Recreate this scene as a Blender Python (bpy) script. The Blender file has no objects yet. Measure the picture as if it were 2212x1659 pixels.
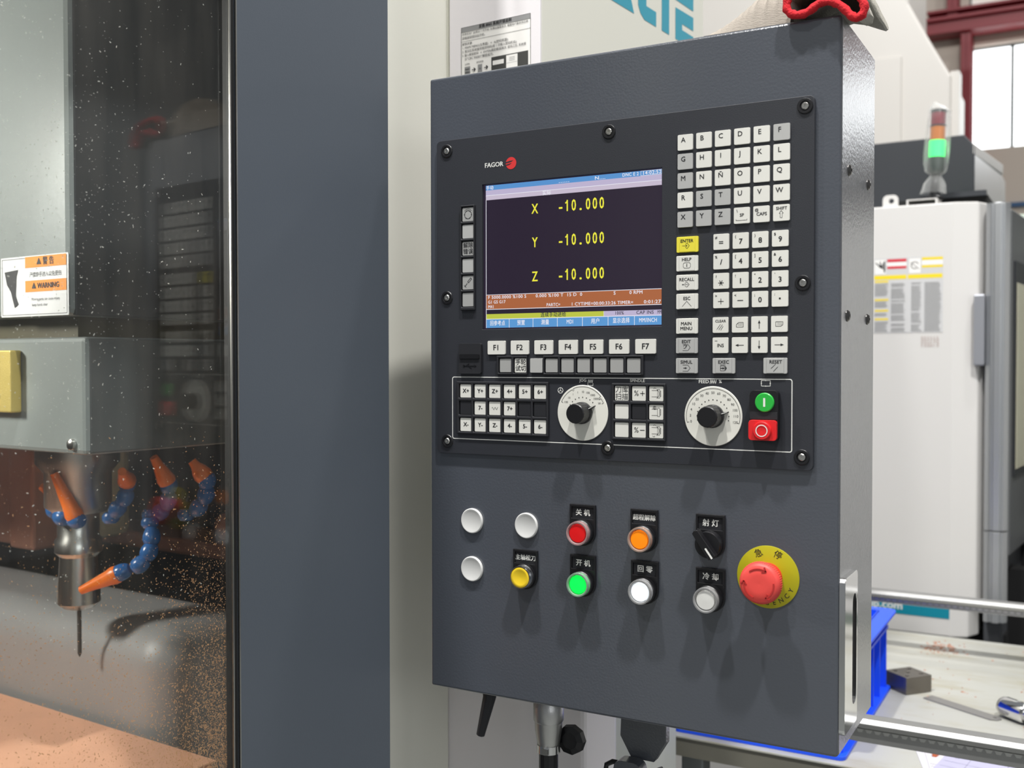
import bpy, bmesh, math, random
from mathutils import Matrix, Vector
from mathutils.geometry import tessellate_polygon

random.seed(7)
C = bpy.context.scene.collection
SC = bpy.context.scene
EYE = 1.45          # camera height; the photograph was taken standing at the machine

# ------------------------------------------------------------------ camera
f_px, yaw, pitch, roll = 2257.5, math.radians(29.2595), math.radians(1.1965), math.radians(0.052)
fwd = Vector((-math.sin(yaw)*math.cos(pitch), math.cos(yaw)*math.cos(pitch), -math.sin(pitch)))
r0 = Vector((math.cos(yaw), math.sin(yaw), 0)); d0 = fwd.cross(r0)
rgt = math.cos(roll)*r0 + math.sin(roll)*d0
dwn = -math.sin(roll)*r0 + math.cos(roll)*d0
cam_d = bpy.data.cameras.new('camera'); cam = bpy.data.objects.new('camera', cam_d); C.objects.link(cam)
cam.matrix_world = Matrix(((rgt.x, -dwn.x, -fwd.x, 0), (rgt.y, -dwn.y, -fwd.y, 0), (rgt.z, -dwn.z, -fwd.z, EYE), (0, 0, 0, 1)))
cam_d.sensor_width = 36; cam_d.lens = f_px/2212*36; cam_d.clip_start = 0.05
cam_d.dof.use_dof = True; cam_d.dof.focus_distance = 1.13; cam_d.dof.aperture_fstop = 6.6
SC.camera = cam

# ------------------------------------------------------------------ world, lamps, exposure
SC.view_settings.view_transform = 'Standard'; SC.view_settings.look = 'None'
SC.view_settings.gamma = 1; SC.view_settings.use_curve_mapping = False
SC.view_settings.exposure = -0.14
wd = bpy.data.worlds.new('hall_ambient'); SC.world = wd; wd.use_nodes = True
wd.node_tree.nodes['Background'].inputs[0].default_value = (0.93, 0.97, 1.0, 1)
wd.node_tree.nodes['Background'].inputs[1].default_value = 0.27

def area(name, loc, target, size, power, color=(1, 0.985, 0.96), size_y=None):
    l = bpy.data.lights.new(name, 'AREA'); l.energy = power; l.color = color
    l.shape = 'RECTANGLE' if size_y else 'DISK'; l.size = size
    if size_y: l.size_y = size_y
    o = bpy.data.objects.new(name, l); C.objects.link(o); o.location = loc
    o.rotation_euler = (Vector(target)-Vector(loc)).to_track_quat('-Z', 'Y').to_euler()
    return o
PC = (-0.45, 1.02, EYE)     # middle of the control panel
area('hall_lamp', (0.85, -0.10, EYE+4.0), PC, 0.16, 225)
area('hall_lamp', (-1.05, -0.20, EYE+4.1), PC, 0.16, 195)
area('hall_lamp', (-1.25, -2.6, EYE+4.2), PC, 0.2, 75)
area('hall_lamp', (0.9, 4.9, EYE+4.4), (0.2, 3.4, 0.9), 0.4, 60)
area('hall_lamp', (0.75, 2.15, EYE+4.2), (-0.3, 1.6, 1.0), 0.3, 60)
area('side_fill_light', (4.6, -3.0, EYE+1.3), (-0.6, 1.0, EYE-0.2), 3.2, 65, (0.97, 0.99, 1.0), 1.8)  # unseen soft fill, added to lift the shade between door and panel

# ------------------------------------------------------------------ helpers
def lin(c): return tuple(((x/255)/12.92 if x/255 <= 0.04045 else ((x/255+0.055)/1.055)**2.4) for x in c)
MATS = {}
def mat(name, rgb, rough=0.5, metal=0.0, emis=None, estr=0.0, bump=0.0, bscale=300.0, var=0.0, vscale=8.0, spec=0.5, coat=0.0, trans=0.0, alpha=1.0, stretch=None):
    if name in MATS: return MATS[name]
    m = bpy.data.materials.new(name); m.use_nodes = True; nt = m.node_tree; b = nt.nodes['Principled BSDF']
    col = lin(rgb)
    b.inputs['Base Color'].default_value = (*col, 1); b.inputs['Roughness'].default_value = rough
    b.inputs['Metallic'].default_value = metal; b.inputs['Specular IOR Level'].default_value = spec
    b.inputs['Coat Weight'].default_value = coat; b.inputs['Coat Roughness'].default_value = 0.16; b.inputs['Coat IOR'].default_value = 1.65; b.inputs['Transmission Weight'].default_value = trans
    b.inputs['Alpha'].default_value = alpha
    if emis: b.inputs['Emission Color'].default_value = (*lin(emis), 1); b.inputs['Emission Strength'].default_value = estr
    tc = nt.nodes.new('ShaderNodeTexCoord'); vec = tc.outputs['Object']
    if stretch:
        mp = nt.nodes.new('ShaderNodeMapping'); mp.inputs['Scale'].default_value = stretch
        nt.links.new(vec, mp.inputs[0]); vec = mp.outputs[0]
    n = nt.nodes.new('ShaderNodeTexNoise'); n.inputs['Scale'].default_value = vscale; n.inputs['Detail'].default_value = 4
    nt.links.new(vec, n.inputs['Vector'])
    mx = nt.nodes.new('ShaderNodeMix'); mx.data_type = 'RGBA'
    v = max(var, 0.02)
    mx.inputs[6].default_value = (*[min(1, x*(1+v)) for x in col], 1); mx.inputs[7].default_value = (*[x*(1-v) for x in col], 1)
    nt.links.new(n.outputs['Fac'], mx.inputs[0]); nt.links.new(mx.outputs[2], b.inputs['Base Color'])
    if bump:
        n2 = nt.nodes.new('ShaderNodeTexNoise'); n2.inputs['Scale'].default_value = bscale; n2.inputs['Detail'].default_value = 2
        nt.links.new(vec, n2.inputs['Vector'])
        bp = nt.nodes.new('ShaderNodeBump'); bp.inputs['Strength'].default_value = bump; bp.inputs['Distance'].default_value = 0.001
        nt.links.new(n2.outputs['Fac'], bp.inputs['Height']); nt.links.new(bp.outputs['Normal'], b.inputs['Normal']); nt.links.new(bp.outputs['Normal'], b.inputs['Coat Normal'])
    MATS[name] = m
    return m

M_PAINT = mat('powder_coat_slate', (70, 74, 82), 0.36, coat=1.0, bump=0.17, bscale=380, var=0.06, vscale=5)
M_DOOR = mat('door_paint_slate', (84, 91, 100), 0.40, bump=0.06, bscale=500, var=0.05, vscale=4)
M_PLATE = mat('console_plate_black', (40, 42, 48), 0.5, bump=0.1, bscale=900, var=0.15, vscale=6)
M_BLK = mat('black_plastic', (20, 20, 23), 0.38, var=0.1)
M_BLKM = mat('black_plastic_matt', (26, 27, 32), 0.6, var=0.1)
M_VOID = mat('dark_void', (10, 10, 11), 0.8)
M_KEY = mat('key_white', (216, 215, 208), 0.45, var=0.02)
M_KEYG = mat('key_grey', (172, 172, 170), 0.45, var=0.03)
M_KEYM = mat('key_milky_grey', (158, 158, 156), 0.4, var=0.05)
M_KEYY = mat('key_yellow', (226, 214, 66), 0.45, var=0.02)
M_INK = mat('black_print', (28, 28, 32), 0.6)
M_WINK = mat('white_print', (225, 225, 220), 0.6)
M_DIAL = mat('dial_white', (222, 221, 212), 0.5, var=0.02)
M_STEEL = mat('bright_steel', (205, 203, 198), 0.28, 1.0, var=0.05)
M_CHROME = mat('chrome', (225, 225, 225), 0.10, 1.0)
M_ZINC = mat('satin_zinc', (190, 190, 188), 0.35, 1.0, var=0.08, vscale=60)
M_RED = mat('lens_red', (208, 20, 24), 0.3, emis=(200, 5, 8), estr=0.15)
M_GRN = mat('lens_green', (10, 190, 70), 0.3, emis=(0, 255, 80), estr=0.85)
M_ORG = mat('lens_orange', (250, 140, 10), 0.3, emis=(255, 120, 0), estr=0.25)
M_YEL = mat('cap_yellow', (232, 198, 40), 0.4)
M_LWHT = mat('lens_white_lit', (235, 238, 240), 0.3, emis=(240, 248, 255), estr=0.7)
M_LWH2 = mat('lens_white', (214, 214, 210), 0.35)
M_CAP = mat('blanking_cap_grey', (205, 205, 203), 0.45, var=0.03, vscale=40)
M_SIGN = mat('emergency_yellow', (168, 162, 16), 0.45, var=0.03)
M_ESTOP = mat('estop_red', (222, 72, 66), 0.5, var=0.04, vscale=30)
M_ESTOPD = mat('estop_red_dark', (172, 42, 40), 0.5)
M_BTNG = mat('button_green', (40, 170, 62), 0.35)
M_BTNR = mat('button_red', (214, 34, 38), 0.35)
M_CREAM = mat('machine_cream', (216, 215, 204), 0.5, bump=0.06, bscale=500, var=0.02, vscale=2)
M_WHITE = mat('machine_white', (224, 220, 222), 0.5, bump=0.08, bscale=500, var=0.02, vscale=2)
M_OFFW = mat('machine_offwhite', (222, 224, 217), 0.5, bump=0.05, bscale=400, var=0.015, vscale=2)
M_TEAL = mat('teal_print', (52, 150, 172), 0.5)
M_PAPER = mat('paper_white', (232, 230, 226), 0.7)
M_GREYP = mat('grey_print', (140, 140, 140), 0.7)
M_DKP = mat('dark_print', (60, 60, 58), 0.7)
M_ORANGEP = mat('orange_print', (246, 146, 30), 0.6)

class MB:
    """collects shapes; build() links them as ONE mesh object"""
    def __init__(s): s.v, s.f, s.m, s.sm, s.T = [], [], [], [], None
    def add(s, vs, fs, m=0, smooth=False):
        b = len(s.v)
        for p in vs:
            p = Vector(p)
            s.v.append(tuple(s.T @ p) if s.T else tuple(p))
        for k in fs: s.f.append([b+i for i in k]); s.m.append(m); s.sm.append(smooth)
        return s
    def box(s, x0, x1, y0, y1, z0, z1, m=0):
        v = [(x, y, z) for z in (z0, z1) for y in (y0, y1) for x in (x0, x1)]
        return s.add(v, [(0, 2, 3, 1), (4, 5, 7, 6), (0, 1, 5, 4), (2, 6, 7, 3), (0, 4, 6, 2), (1, 3, 7, 5)], m)
    def prism(s, outer, d0, d1, ax='z', m=0, holes=(), back=True, msub=None):
        """outer: ccw 2d polygon; ax: extrusion axis. x:(y,z) y:(x,z) z:(x,y)"""
        loops = [list(outer)]+[list(h) for h in holes]
        tri = tessellate_polygon([[Vector((p[0], p[1], 0)) for p in l] for l in loops])
        def P(p, d): return {'z': (p[0], p[1], d), 'y': (p[0], d, p[1]), 'x': (d, p[0], p[1])}[ax]
        flat = [p for l in loops for p in l]; n = len(flat)
        vs = [P(p, d0) for p in flat]+[P(p, d1) for p in flat]
        fs = [[n+i for i in t] for t in tri]
        if back: fs += [[t[2], t[1], t[0]] for t in tri]
        k = 0
        for l in loops:
            q = len(l)
            for i in range(q): fs.append([k+i, k+(i+1) % q, n+k+(i+1) % q, n+k+i])
            k += q
        return s.add(vs, fs, m if msub is None else msub)
    def lathe(s, prof, c=(0, 0, 0), ax='z', seg=32, m=0, smooth=True, ph=0.0):
        """prof: [(r,h)...] revolved about ax through c"""
        vs, fs = [], []
        for r, h in prof:
            for i in range(seg):
                a = 2*math.pi*i/seg+ph; x, y = r*math.cos(a), r*math.sin(a)
                p = {'z': (x, y, h), 'y': (x, h, y), 'x': (h, x, y)}[ax]
                vs.append((c[0]+p[0], c[1]+p[1], c[2]+p[2]))
        for k in range(len(prof)-1):
            for i in range(seg):
                j = (i+1) % seg; fs.append([k*seg+i, k*seg+j, (k+1)*seg+j, (k+1)*seg+i])
        if prof[0][0] > 1e-6: fs.append(list(range(seg-1, -1, -1)))
        if prof[-1][0] > 1e-6: fs.append([(len(prof)-1)*seg+i for i in range(seg)])
        return s.add(vs, fs, m, smooth)
    def tube(s, pts, r, seg=10, m=0, closed=False, caps=True, ry=None):
        pts = [Vector(p) for p in pts]; n = len(pts); vs, fs = [], []
        up = None
        for i, p in enumerate(pts):
            t = (pts[(i+1) % n]-pts[i-1]) if closed else (pts[min(i+1, n-1)]-pts[max(i-1, 0)])
            t.normalize()
            if up is None: up = Vector((0, 0, 1)) if abs(t.z) < 0.9 else Vector((0, 1, 0))
            a = t.cross(up).normalized(); b = a.cross(t).normalized(); up = b
            rr = r[i] if isinstance(r, (list, tuple)) else r
            for k in range(seg):
                w = 2*math.pi*k/seg; vs.append(tuple(p+a*rr*math.cos(w)+b*(ry or rr)*math.sin(w)))
        for i in range(n if closed else n-1):
            for k in range(seg):
                j = (i+1) % n; l = (k+1) % seg
                fs.append([i*seg+k, i*seg+l, j*seg+l, j*seg+k])
        if caps and not closed: fs.append(list(range(seg-1, -1, -1))); fs.append([(n-1)*seg+k for k in range(seg)])
        return s.add(vs, fs, m, True)
    def loft(s, rings, m=0, closed=True, smooth=True, cap0=False, cap1=False):
        n = len(rings[0]); vs = [p for r in rings for p in r]; fs = []
        for i in range(len(rings)-1):
            for k in range(n if closed else n-1):
                l = (k+1) % n; fs.append([i*n+k, i*n+l, (i+1)*n+l, (i+1)*n+k])
        if cap0: fs.append(list(range(n-1, -1, -1)))
        if cap1: fs.append([(len(rings)-1)*n+k for k in range(n)])
        return s.add(vs, fs, m, smooth)
    def text(s, body, size, T, m=0, bold=0.0, al='CENTER', sx=1.0, track=1.0):
        vs, fs = text_data(body, size, bold, al, track)
        old = s.T; s.T = (old @ T) if old else T
        s.add([(x*sx, y, z_) for x, y, z_ in vs], fs, m); s.T = old
        return s
    def build(s, name, mats, parent=None, bevel=0.0, loc=None, seg=2, fix=True, soft=False):
        me = bpy.data.meshes.new(name); me.from_pydata(s.v, [], s.f)
        for x in (mats if isinstance(mats, (list, tuple)) else [mats]): me.materials.append(x)
        me.polygons.foreach_set('material_index', s.m); me.polygons.foreach_set('use_smooth', s.sm)
        if fix:
            b = bmesh.new(); b.from_mesh(me); bmesh.ops.recalc_face_normals(b, faces=b.faces); b.to_mesh(me); b.free()
        if any(s.sm): me.set_sharp_from_angle(angle=math.radians(40))
        o = bpy.data.objects.new(name, me); C.objects.link(o)
        if parent: o.parent = parent
        if loc: o.location = loc
        if bevel:
            md = o.modifiers.new('bevel', 'BEVEL'); md.width = bevel; md.segments = seg; md.limit_method = 'ANGLE'; md.angle_limit = math.radians(40)
            if soft: me.polygons.foreach_set('use_smooth', [True]*len(me.polygons)); md.harden_normals = True
        return o

_tc = {}
def text_data(body, size, bold, al, track):
    k = (body, size, bold, al, track)
    if k in _tc: return _tc[k]
    cu = bpy.data.curves.new('t', 'FONT'); cu.body = body; cu.size = size; cu.resolution_u = 2
    cu.align_x = al; cu.align_y = 'CENTER'; cu.space_character = track; cu.fill_mode = 'FRONT'
    o = bpy.data.objects.new('t', cu); me = o.to_mesh()
    vs = [(v.co.x, v.co.y, 0.0) for v in me.vertices]; fs = [list(p.vertices) for p in me.polygons]
    if vs and al != 'X':                                    # centre vertically on the ink of capital letters
        pass
    if bold:                                                # heavier type: the same outline laid down four times, slightly apart
        w = bold*size*0.8; v0, f0 = vs, fs; vs, fs = [], []
        for k, (ox, oy) in enumerate(((-w, -w*0.6), (w, -w*0.6), (-w, w*0.6), (w, w*0.6))):
            vs += [(x+ox, y+oy, k*size*0.004) for x, y, _ in v0]; fs += [[i+k*len(v0) for i in f] for f in f0]
    o.to_mesh_clear(); bpy.data.objects.remove(o); bpy.data.curves.remove(cu)
    _tc[k] = (vs, fs)
    return _tc[k]
RX = Matrix.Rotation(math.pi/2, 4, 'X')
def TF(x, y, z, rot=0.0):                                   # text on a face that looks towards -y
    return Matrix.Translation((x, y, z)) @ RX @ Matrix.Rotation(rot, 4, 'Z')
def TW(x, y, z):                                            # text on a face that looks towards +x
    return Matrix.Translation((x, y, z)) @ Matrix.Rotation(math.pi/2, 4, 'Z') @ RX
def TU(x, y, z, rot=0.0): return Matrix.Translation((x, y, z)) @ Matrix.Rotation(rot, 4, 'Z')

def rrect(x0, x1, y0, y1, r, n=4):
    o = []
    for cx, cy, a0 in ((x1-r, y0+r, -90), (x1-r, y1-r, 0), (x0+r, y1-r, 90), (x0+r, y0+r, 180)):
        for i in range(n+1):
            a = math.radians(a0+90*i/n); o.append((cx+r*math.cos(a), cy+r*math.sin(a)))
    return o
def circ(cx, cy, r, n=24): return [(cx+r*math.cos(2*math.pi*i/n), cy+r*math.sin(2*math.pi*i/n)) for i in range(n)]
def arc(cx, cy, r, a0, a1, w, n=24):                        # flat ring segment, degrees
    A = [math.radians(a0+(a1-a0)*i/n) for i in range(n+1)]
    p = [(cx+(r+w/2)*math.cos(a), cy+(r+w/2)*math.sin(a)) for a in A]+[(cx+(r-w/2)*math.cos(a), cy+(r-w/2)*math.sin(a)) for a in reversed(A)]
    return p
def stroke(x0, y0, x1, y1, w):
    d = Vector((x1-x0, y1-y0)); d.normalize(); nx, ny = -d.y*w/2, d.x*w/2
    return [(x0-nx, y0-ny), (x1-nx, y1-ny), (x1+nx, y1+ny), (x0+nx, y0+ny)]
def flat(mb, poly, d, ax='y', m=0, holes=()):               # a print: one sheet of faces
    loops = [list(poly)]+[list(h) for h in holes]
    tri = tessellate_polygon([[Vector((p[0], p[1], 0)) for p in l] for l in loops])
    P = {'z': lambda p: (p[0], p[1], d), 'y': lambda p: (p[0], d, p[1]), 'x': lambda p: (d, p[0], p[1])}[ax]
    mb.add([P(p) for l in loops for p in l], [list(t) for t in tri], m)

def empty(name, loc, label, cat, group=None, rz=0.0):
    o = bpy.data.objects.new(name, None); C.objects.link(o); o.location = loc; o.rotation_euler = (0, 0, rz)
    o.empty_display_size = 0.05
    tag(o, label, cat, group); return o
def tag(o, label=None, cat=None, group=None, kind=None):
    if label: o['label'] = label
    if cat: o['category'] = cat
    if group: o['group'] = group
    if kind: o['kind'] = kind
    return o

# ================================================================== SETTING
M_FLOOR = mat('hall_floor', (120, 122, 120), 0.6, var=0.15, vscale=2)
M_HALL = mat('hall_wall_beige', (208, 196, 184), 0.7, var=0.03, vscale=1)
M_STEELRED = mat('red_oxide_steel', (138, 30, 42), 0.45, var=0.08, vscale=3)
M_MULL = mat('window_bars_grey', (96, 104, 104), 0.5)
M_PANE = mat('window_daylight', (250, 252, 250), 0.4, emis=(250, 253, 255), estr=2.6)
M_PANE2 = mat('window_daylight_dim', (214, 206, 200), 0.4, emis=(235, 228, 222), estr=0.35)

tag(MB().box(-6, 6, -4, 8.3, -0.05, 0).build('floor', M_FLOOR), kind='structure')
YB = 8.0
b = MB()
wx0, wx1, wz0, wz1 = -0.81, 3.6, 2.93, 3.655
vz0, vz1 = 3.90, 5.4
b.prism([(-6, 0), (6, 0), (6, 6.5), (-6, 6.5)], YB, YB+0.25, 'y', holes=[[(wx0, wz0), (wx0, wz1), (wx1, wz1), (wx1, wz0)], [(wx0, vz0), (wx0, vz1), (wx1, vz1), (wx1, vz0)]])
wall = tag(b.build('wall_back', M_HALL), kind='structure')
MB().box(-6, 6, YB-0.03, YB, 2.515, 2.545).build('pipe', mat('pipe_blue', (40, 84, 128), 0.4), wall)
for n, (z0, z1, pm) in enumerate(((wz0, wz1, M_PANE), (vz0, vz1, M_PANE2))):
    fr = MB()
    xs = []
    x = wx0
    while x < wx1-0.05: xs.append(x); x += 0.276
    for x in xs: fr.box(x-0.011, x+0.011, YB+0.06, YB+0.10, z0, z1)
    for z in (z0, z1): fr.box(wx0, wx1, YB+0.055, YB+0.105, z-0.013, z+0.013)
    w = tag(fr.build('window_%d' % (n+1), M_MULL), kind='structure')
    for x in xs:
        MB().box(x+0.011, min(x+0.265, wx1), YB+0.075, YB+0.083, z0+0.013, z1-0.013).build('pane', pm, w)
def beam(name, x0, x1, y0, y1, z0, z1):
    o = MB().box(x0, x1, y0, y0+0.02, z0, z1).box(x0, x1, y1-0.02, y1, z0, z1).box(x0+0.03 if x1-x0 < z1-z0 else x0, x1-0.03 if x1-x0 < z1-z0 else x1, y0, y1, (z0+z1)/2-0.012 if x1-x0 > z1-z0 else z0, (z0+z1)/2+0.012 if x1-x0 > z1-z0 else z1).build(name, M_STEELRED, None, 0.004)
    tag(o, kind='structure'); return o
beam('trim_1', -0.845, -0.775, 7.84, 7.99, 0, 3.72)          # column beside the window
beam('trim_2', -0.935, -0.865, 7.84, 7.99, 3.74, 6.4)        # upper column
MBB = MB().box(-1.06, 4, 7.80, 7.98, 3.72, 3.80).box(-1.06, 4, 7.76, 7.98, 3.80, 3.825).box(-1.06, 4, 7.80, 7.98, 3.865, 3.885).box(-1.06, 4, 7.90, 7.92, 3.825, 3.865)
tag(MBB.build('trim_3', M_STEELRED, None, 0.003), kind='structure')

# big white sheet-metal enclosure behind everything
M_SHEET = mat('white_sheet_metal', (206, 202, 196), 0.35, bump=0.05, bscale=60, var=0.03, vscale=2)
t = empty('metal_enclosure', (-1.9, 4.5, 0), 'tall plain white enclosure with slanting right edge beside the red beams', 'enclosure')
prof = [(-2.2, 0), (1.38, 0), (1.38, EYE+1.14), (1.30, EYE+1.29), (1.22, EYE+1.45), (1.22, 4.2), (-2.2, 4.2)]
MB().prism(prof, 0, 0.5, 'y').build('shell', M_SHEET, t, 0.01)
for x in (0.60, 0.84, 1.08):
    MB().box(x-0.115, x+0.115, -0.012, 0, 0.2, EYE+1.24).build('panel', M_SHEET, t, 0.004)
MB().box(-2.1, 0.48, -0.012, 0, 0.2, EYE+1.24).build('panel', M_SHEET, t, 0.004)
MB().box(1.375, 1.41, 0.02, 0.10, 0, EYE+1.16).build('corner_post', M_SHEET, t, 0.002)

# ================================================================== CONTROL PANEL
PX0, PY0, PZ0 = -0.448, 1.021, EYE-0.3805
panel = empty('control_panel', (PX0, PY0, PZ0), 'slate grey machine control panel with screen, white keys and push buttons', 'control panel')
def X(mm): return mm/1000-PX0
def Z(mm): return mm/1000+0.3805
def XR(l): return [(X(a), Z(c)) for a, c in l]
def pr(poly, h0, h1, m=0, holes=(), mb=None):               # prism standing on the panel front, heights in mm
    mb = mb or MB(); mb.prism(XR(poly), -h0/1000, -h1/1000, 'y', m, [XR(h) for h in holes]); return mb
def fl(mb, poly, h, m=0, holes=()): flat(mb, XR(poly), -h/1000, 'y', m, [XR(q) for q in holes])
def tx(mb, s, size, x, z, h, m=0, bold=0.0, al='CENTER', sx=1.0, rot=0.0, track=1.0):
    mb.text(s, size/1000, TF(X(x), -h/1000, Z(z), rot), m, bold, al, sx, track)
MM = 0.001
def rd(r0, h, x, z, seg=32, m=0, mb=None):                  # lathe on the panel: profile in mm
    mb = mb or MB(); mb.lathe([(r*MM, -hh*MM) for r, hh in zip(r0, h)], (X(x), 0, Z(z)), 'y', seg, m); return mb

hs = MB().box(X(-681.7), X(-214.2), 0, 0.167, Z(-380.5), Z(329.2)).build('housing', M_PAINT, panel, 0.0028, seg=3)
M_HAMMER = mat('silver_hammer_paint', (150, 151, 154), 0.27, 0.75, bump=0.32, bscale=300, var=0.06, vscale=40)
_sd = MB().box(X(-214.6), X(-213.6), 0.0035, 0.1655, Z(-378), Z(327)).build('side_sheet', M_HAMMER, hs); _sd['label'] = 'silver speckled side sheet'
for y, z in ((0.034, 187), (0.130, 187), (0.0295, 45), (0.130, 45)):
    MB().lathe([(0.0058, 0), (0.0058, 0.0012), (0.0042, 0.003), (0.002, 0.0034), (0.002, 0.0024), (0, 0.0024)], (X(-214.2), y, Z(z)), 'x', 16).build('side_screw', mat('dark_screw', (110, 108, 106), 0.3, 1.0), hs)
# chrome flush handle on the side
y0, y1, z0, z1 = 0.000, 0.0615, Z(-360), Z(-208)
hb = MB()
plate_o = rrect(y0+0.002, y1, z0, z1, 0.006); slot = rrect(0.0375, 0.057, Z(-340), Z(-230), 0.0095, 6)
hb.prism(plate_o, X(-214.2), X(-214.2)+0.006, 'x', 0, [slot])
hb2 = hb.build('pull_handle', M_CHROME, hs, 0.002, seg=3)
MB().prism(rrect(0.0375, 0.057, Z(-340), Z(-230), 0.0095, 6), X(-213.7), X(-213.2), 'x').build('handle_recess', M_VOID, hs)
# swing arm behind the box (holds it on the machine), bracket, lever, plug under the box
MB().box(X(-640), X(-600), 0.165, 0.181, Z(20), Z(80)).build('hinge_arm', M_PAINT, panel)
bl = MB().prism([(0, 0.05), (-0.002, 0.0), (0.012, -0.024), (0.040, -0.024), (0.0545, 0.0), (0.0545, 0.05)][::-1], 0, 0.012, 'y').build('bracket', M_PAINT, panel, 0.001, loc=(X(-478.5), 0.093, Z(-434)))
MB().prism(rrect(X(-480), X(-446), Z(-530), Z(-455), 0.010), 0.072, 0.091, 'y').build('bracket_clamp', M_PAINT, panel, 0.004)
lp = [(X(-478), 0.085, Z(-463)), (X(-486), 0.085, Z(-463)), (X(-494), 0.085, Z(-468)), (X(-496), 0.085, Z(-480)), (X(-496), 0.085, Z(-520))]
MB().tube(lp, 0.003, 8).build('clamp_loop', M_BLK, panel)
MB().tube([(X(-436), 0.085, Z(-465)), (X(-430), 0.085, Z(-475)), (X(-428), 0.085, Z(-500))], 0.012, 10).build('clamp_hook', M_BLK, panel)
MB().tube([(X(-637), 0.06, Z(-380)), (X(-637), 0.06, Z(-404)), (X(-650), 0.06, Z(-453))], [0.011, 0.0085, 0.0055], 8).build('clamp_lever', M_BLKM, panel, 0.001)
cx, cz = X(-557), 0.060
plug = MB().lathe([(0.0165, Z(-378)), (0.0165, Z(-397)), (0.0178, Z(-399)), (0.0178, Z(-418)), (0.0165, Z(-420))], (cx, cz, 0), 'z', 24).build('plug', mat('brushed_alu', (190, 190, 190), 0.35, 1.0, bump=0.2, bscale=900), panel)
MB().lathe([(0.0163, Z(-420)), (0.0158, Z(-430)), (0.0130, Z(-447))], (cx, cz, 0), 'z', 24).build('plug_body', M_ZINC, plug)
MB().lathe([(0.0138, Z(-447)), (0.0138, Z(-456))], (cx, cz, 0), 'z', 24).box(cx-0.002, cx+0.007, cz-0.0155, cz-0.012, Z(-455), Z(-448)).build('plug_ring', M_CHROME, plug)
MB().lathe([(0.0112, Z(-456)), (0.0112, Z(-475)), (0.0095, Z(-477)), (0.0095, Z(-560))], (cx, cz, 0), 'z', 12, smooth=False).build('cable', M_BLK, plug)
MB().lathe([(0.010, -0.006), (0.017, -0.004), (0.0175, 0.004), (0.010, 0.007)], (X(-536), 0.078, Z(-444)), 'y', 9, smooth=False).build('knob', M_BLK, panel)

# ---- console plate with a hole for the screen
SX0, SX1, SZ0, SZ1 = -608, -392.6, 37, 200.2
plate = pr(rrect(-669, -238, -105, 255, 5), 0, 4.5, holes=[[(SX0, SZ0), (SX0, SZ1), (SX1, SZ1), (SX1, SZ0)]]).build('console_plate', M_PLATE, panel, 0.0008)
HP = 4.5
fmb = MB(); fl(fmb, rrect(-648.3, -257.8, -88.1, -16.5, 2.5), HP+0.15, 0, [rrect(-647.4, -258.7, -87.2, -17.4, 1.8)])
fmb.build('outline_print', M_WINK, plate)
for x, z in ((-658, 243.6), (-454, 244), (-248, 246.5), (-658, 74.6), (-249.4, 76.4), (-658, -91.4), (-455, -91.6), (-249.6, -92.5)):
    x *= 0.9955; z *= 0.9955
    w = rd([7.6, 7.6, 7.0, 5.0, 4.4], [HP, HP+0.8, HP+1.5, HP+1.5, HP+0.4], x, z, 28).build('washer', M_BLK, plate)
    s = rd([3.5, 3.5, 2.9, 1.5, 1.3, 0], [HP+0.2, HP+1.3, HP+1.9, HP+1.9, HP+0.7, HP+0.7], x, z, 18)
    s.build('screw', M_STEEL, plate)
# logo
lg = MB(); tx(lg, 'FAGOR', 7.4, -592.4, 221.0, HP+0.2, 0, 0.03, track=0.98)
lg.build('logo_lettering', M_WINK, plate)
lg = MB(); cl, cr = -570.4, 221
A = [a for a in range(-180, 181, 10)]
fl(lg, circ(cl, cr, 6.7, 40), HP+0.2, 0)
fl(lg, [(cl-7, cr+1.6), (cl-2, cr+2.6), (cl+3, cr+3.0), (cl+1, cr+1.9), (cl-2, cr+0.9), (cl-7, cr+0.3)], HP+0.3, 1)
fl(lg, [(cl-7, cr-1.2), (cl-3, cr-0.6), (cl+1, cr+0.2), (cl-1, cr-1.2), (cl-3.5, cr-2.0), (cl-7, cr-2.5)], HP+0.3, 1)
lg.build('logo_disc', [mat('logo_red', (206, 48, 48), 0.5), M_PLATE], plate)

# ---- screen
def emat(name, rgb, s=1.0, base=None):
    return mat(name, base or tuple(int(c*0.05) for c in rgb), 0.22, emis=rgb, estr=s, spec=0.5)
E_BG = emat('lcd_dark', (48, 38, 56), 0.75, (14, 12, 18)); E_BLUE = emat('lcd_blue', (92, 152, 214)); E_LIL = emat('lcd_lilac', (196, 186, 216)); E_LIL2 = emat('lcd_lilac_pale', (206, 194, 214))
E_BRN = emat('lcd_brown', (176, 104, 66)); E_YG = emat('lcd_yellow_green', (196, 204, 74)); E_WHT = emat('lcd_white', (240, 240, 250)); E_YEL = emat('lcd_yellow', (246, 240, 70)); E_INK = emat('lcd_ink', (70, 70, 90), 0.5)
E_LB = emat('lcd_key_blue', (96, 158, 218))
bz = MB(); bz.prism(XR([(SX0-1, SZ0-1), (SX1+1, SZ0-1), (SX1+1, SZ1+1), (SX0-1, SZ1+1)]), -0.0004, -0.0012, 'y')
scr = bz.build('screen', E_BG, panel)
L, R_, B, T = -604.9, -393.9, 38.7, 199.2
HS = 1.35
def bar(mb, x0, x1, z0, z1, h, m=0): fl(mb, [(x0, z0), (x1, z0), (x1, z1), (x0, z1)], h, m)
mb = MB()
bar(mb, L, R_, T-5.4, T, HS, 0)
bar(mb, L, R_, T-11.0, T-5.4, HS, 1); bar(mb, L, R_, T-16.4, T-11.6, HS, 2); bar(mb, L, R_, T-11.6, T-11.0, HS, 3)
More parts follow.
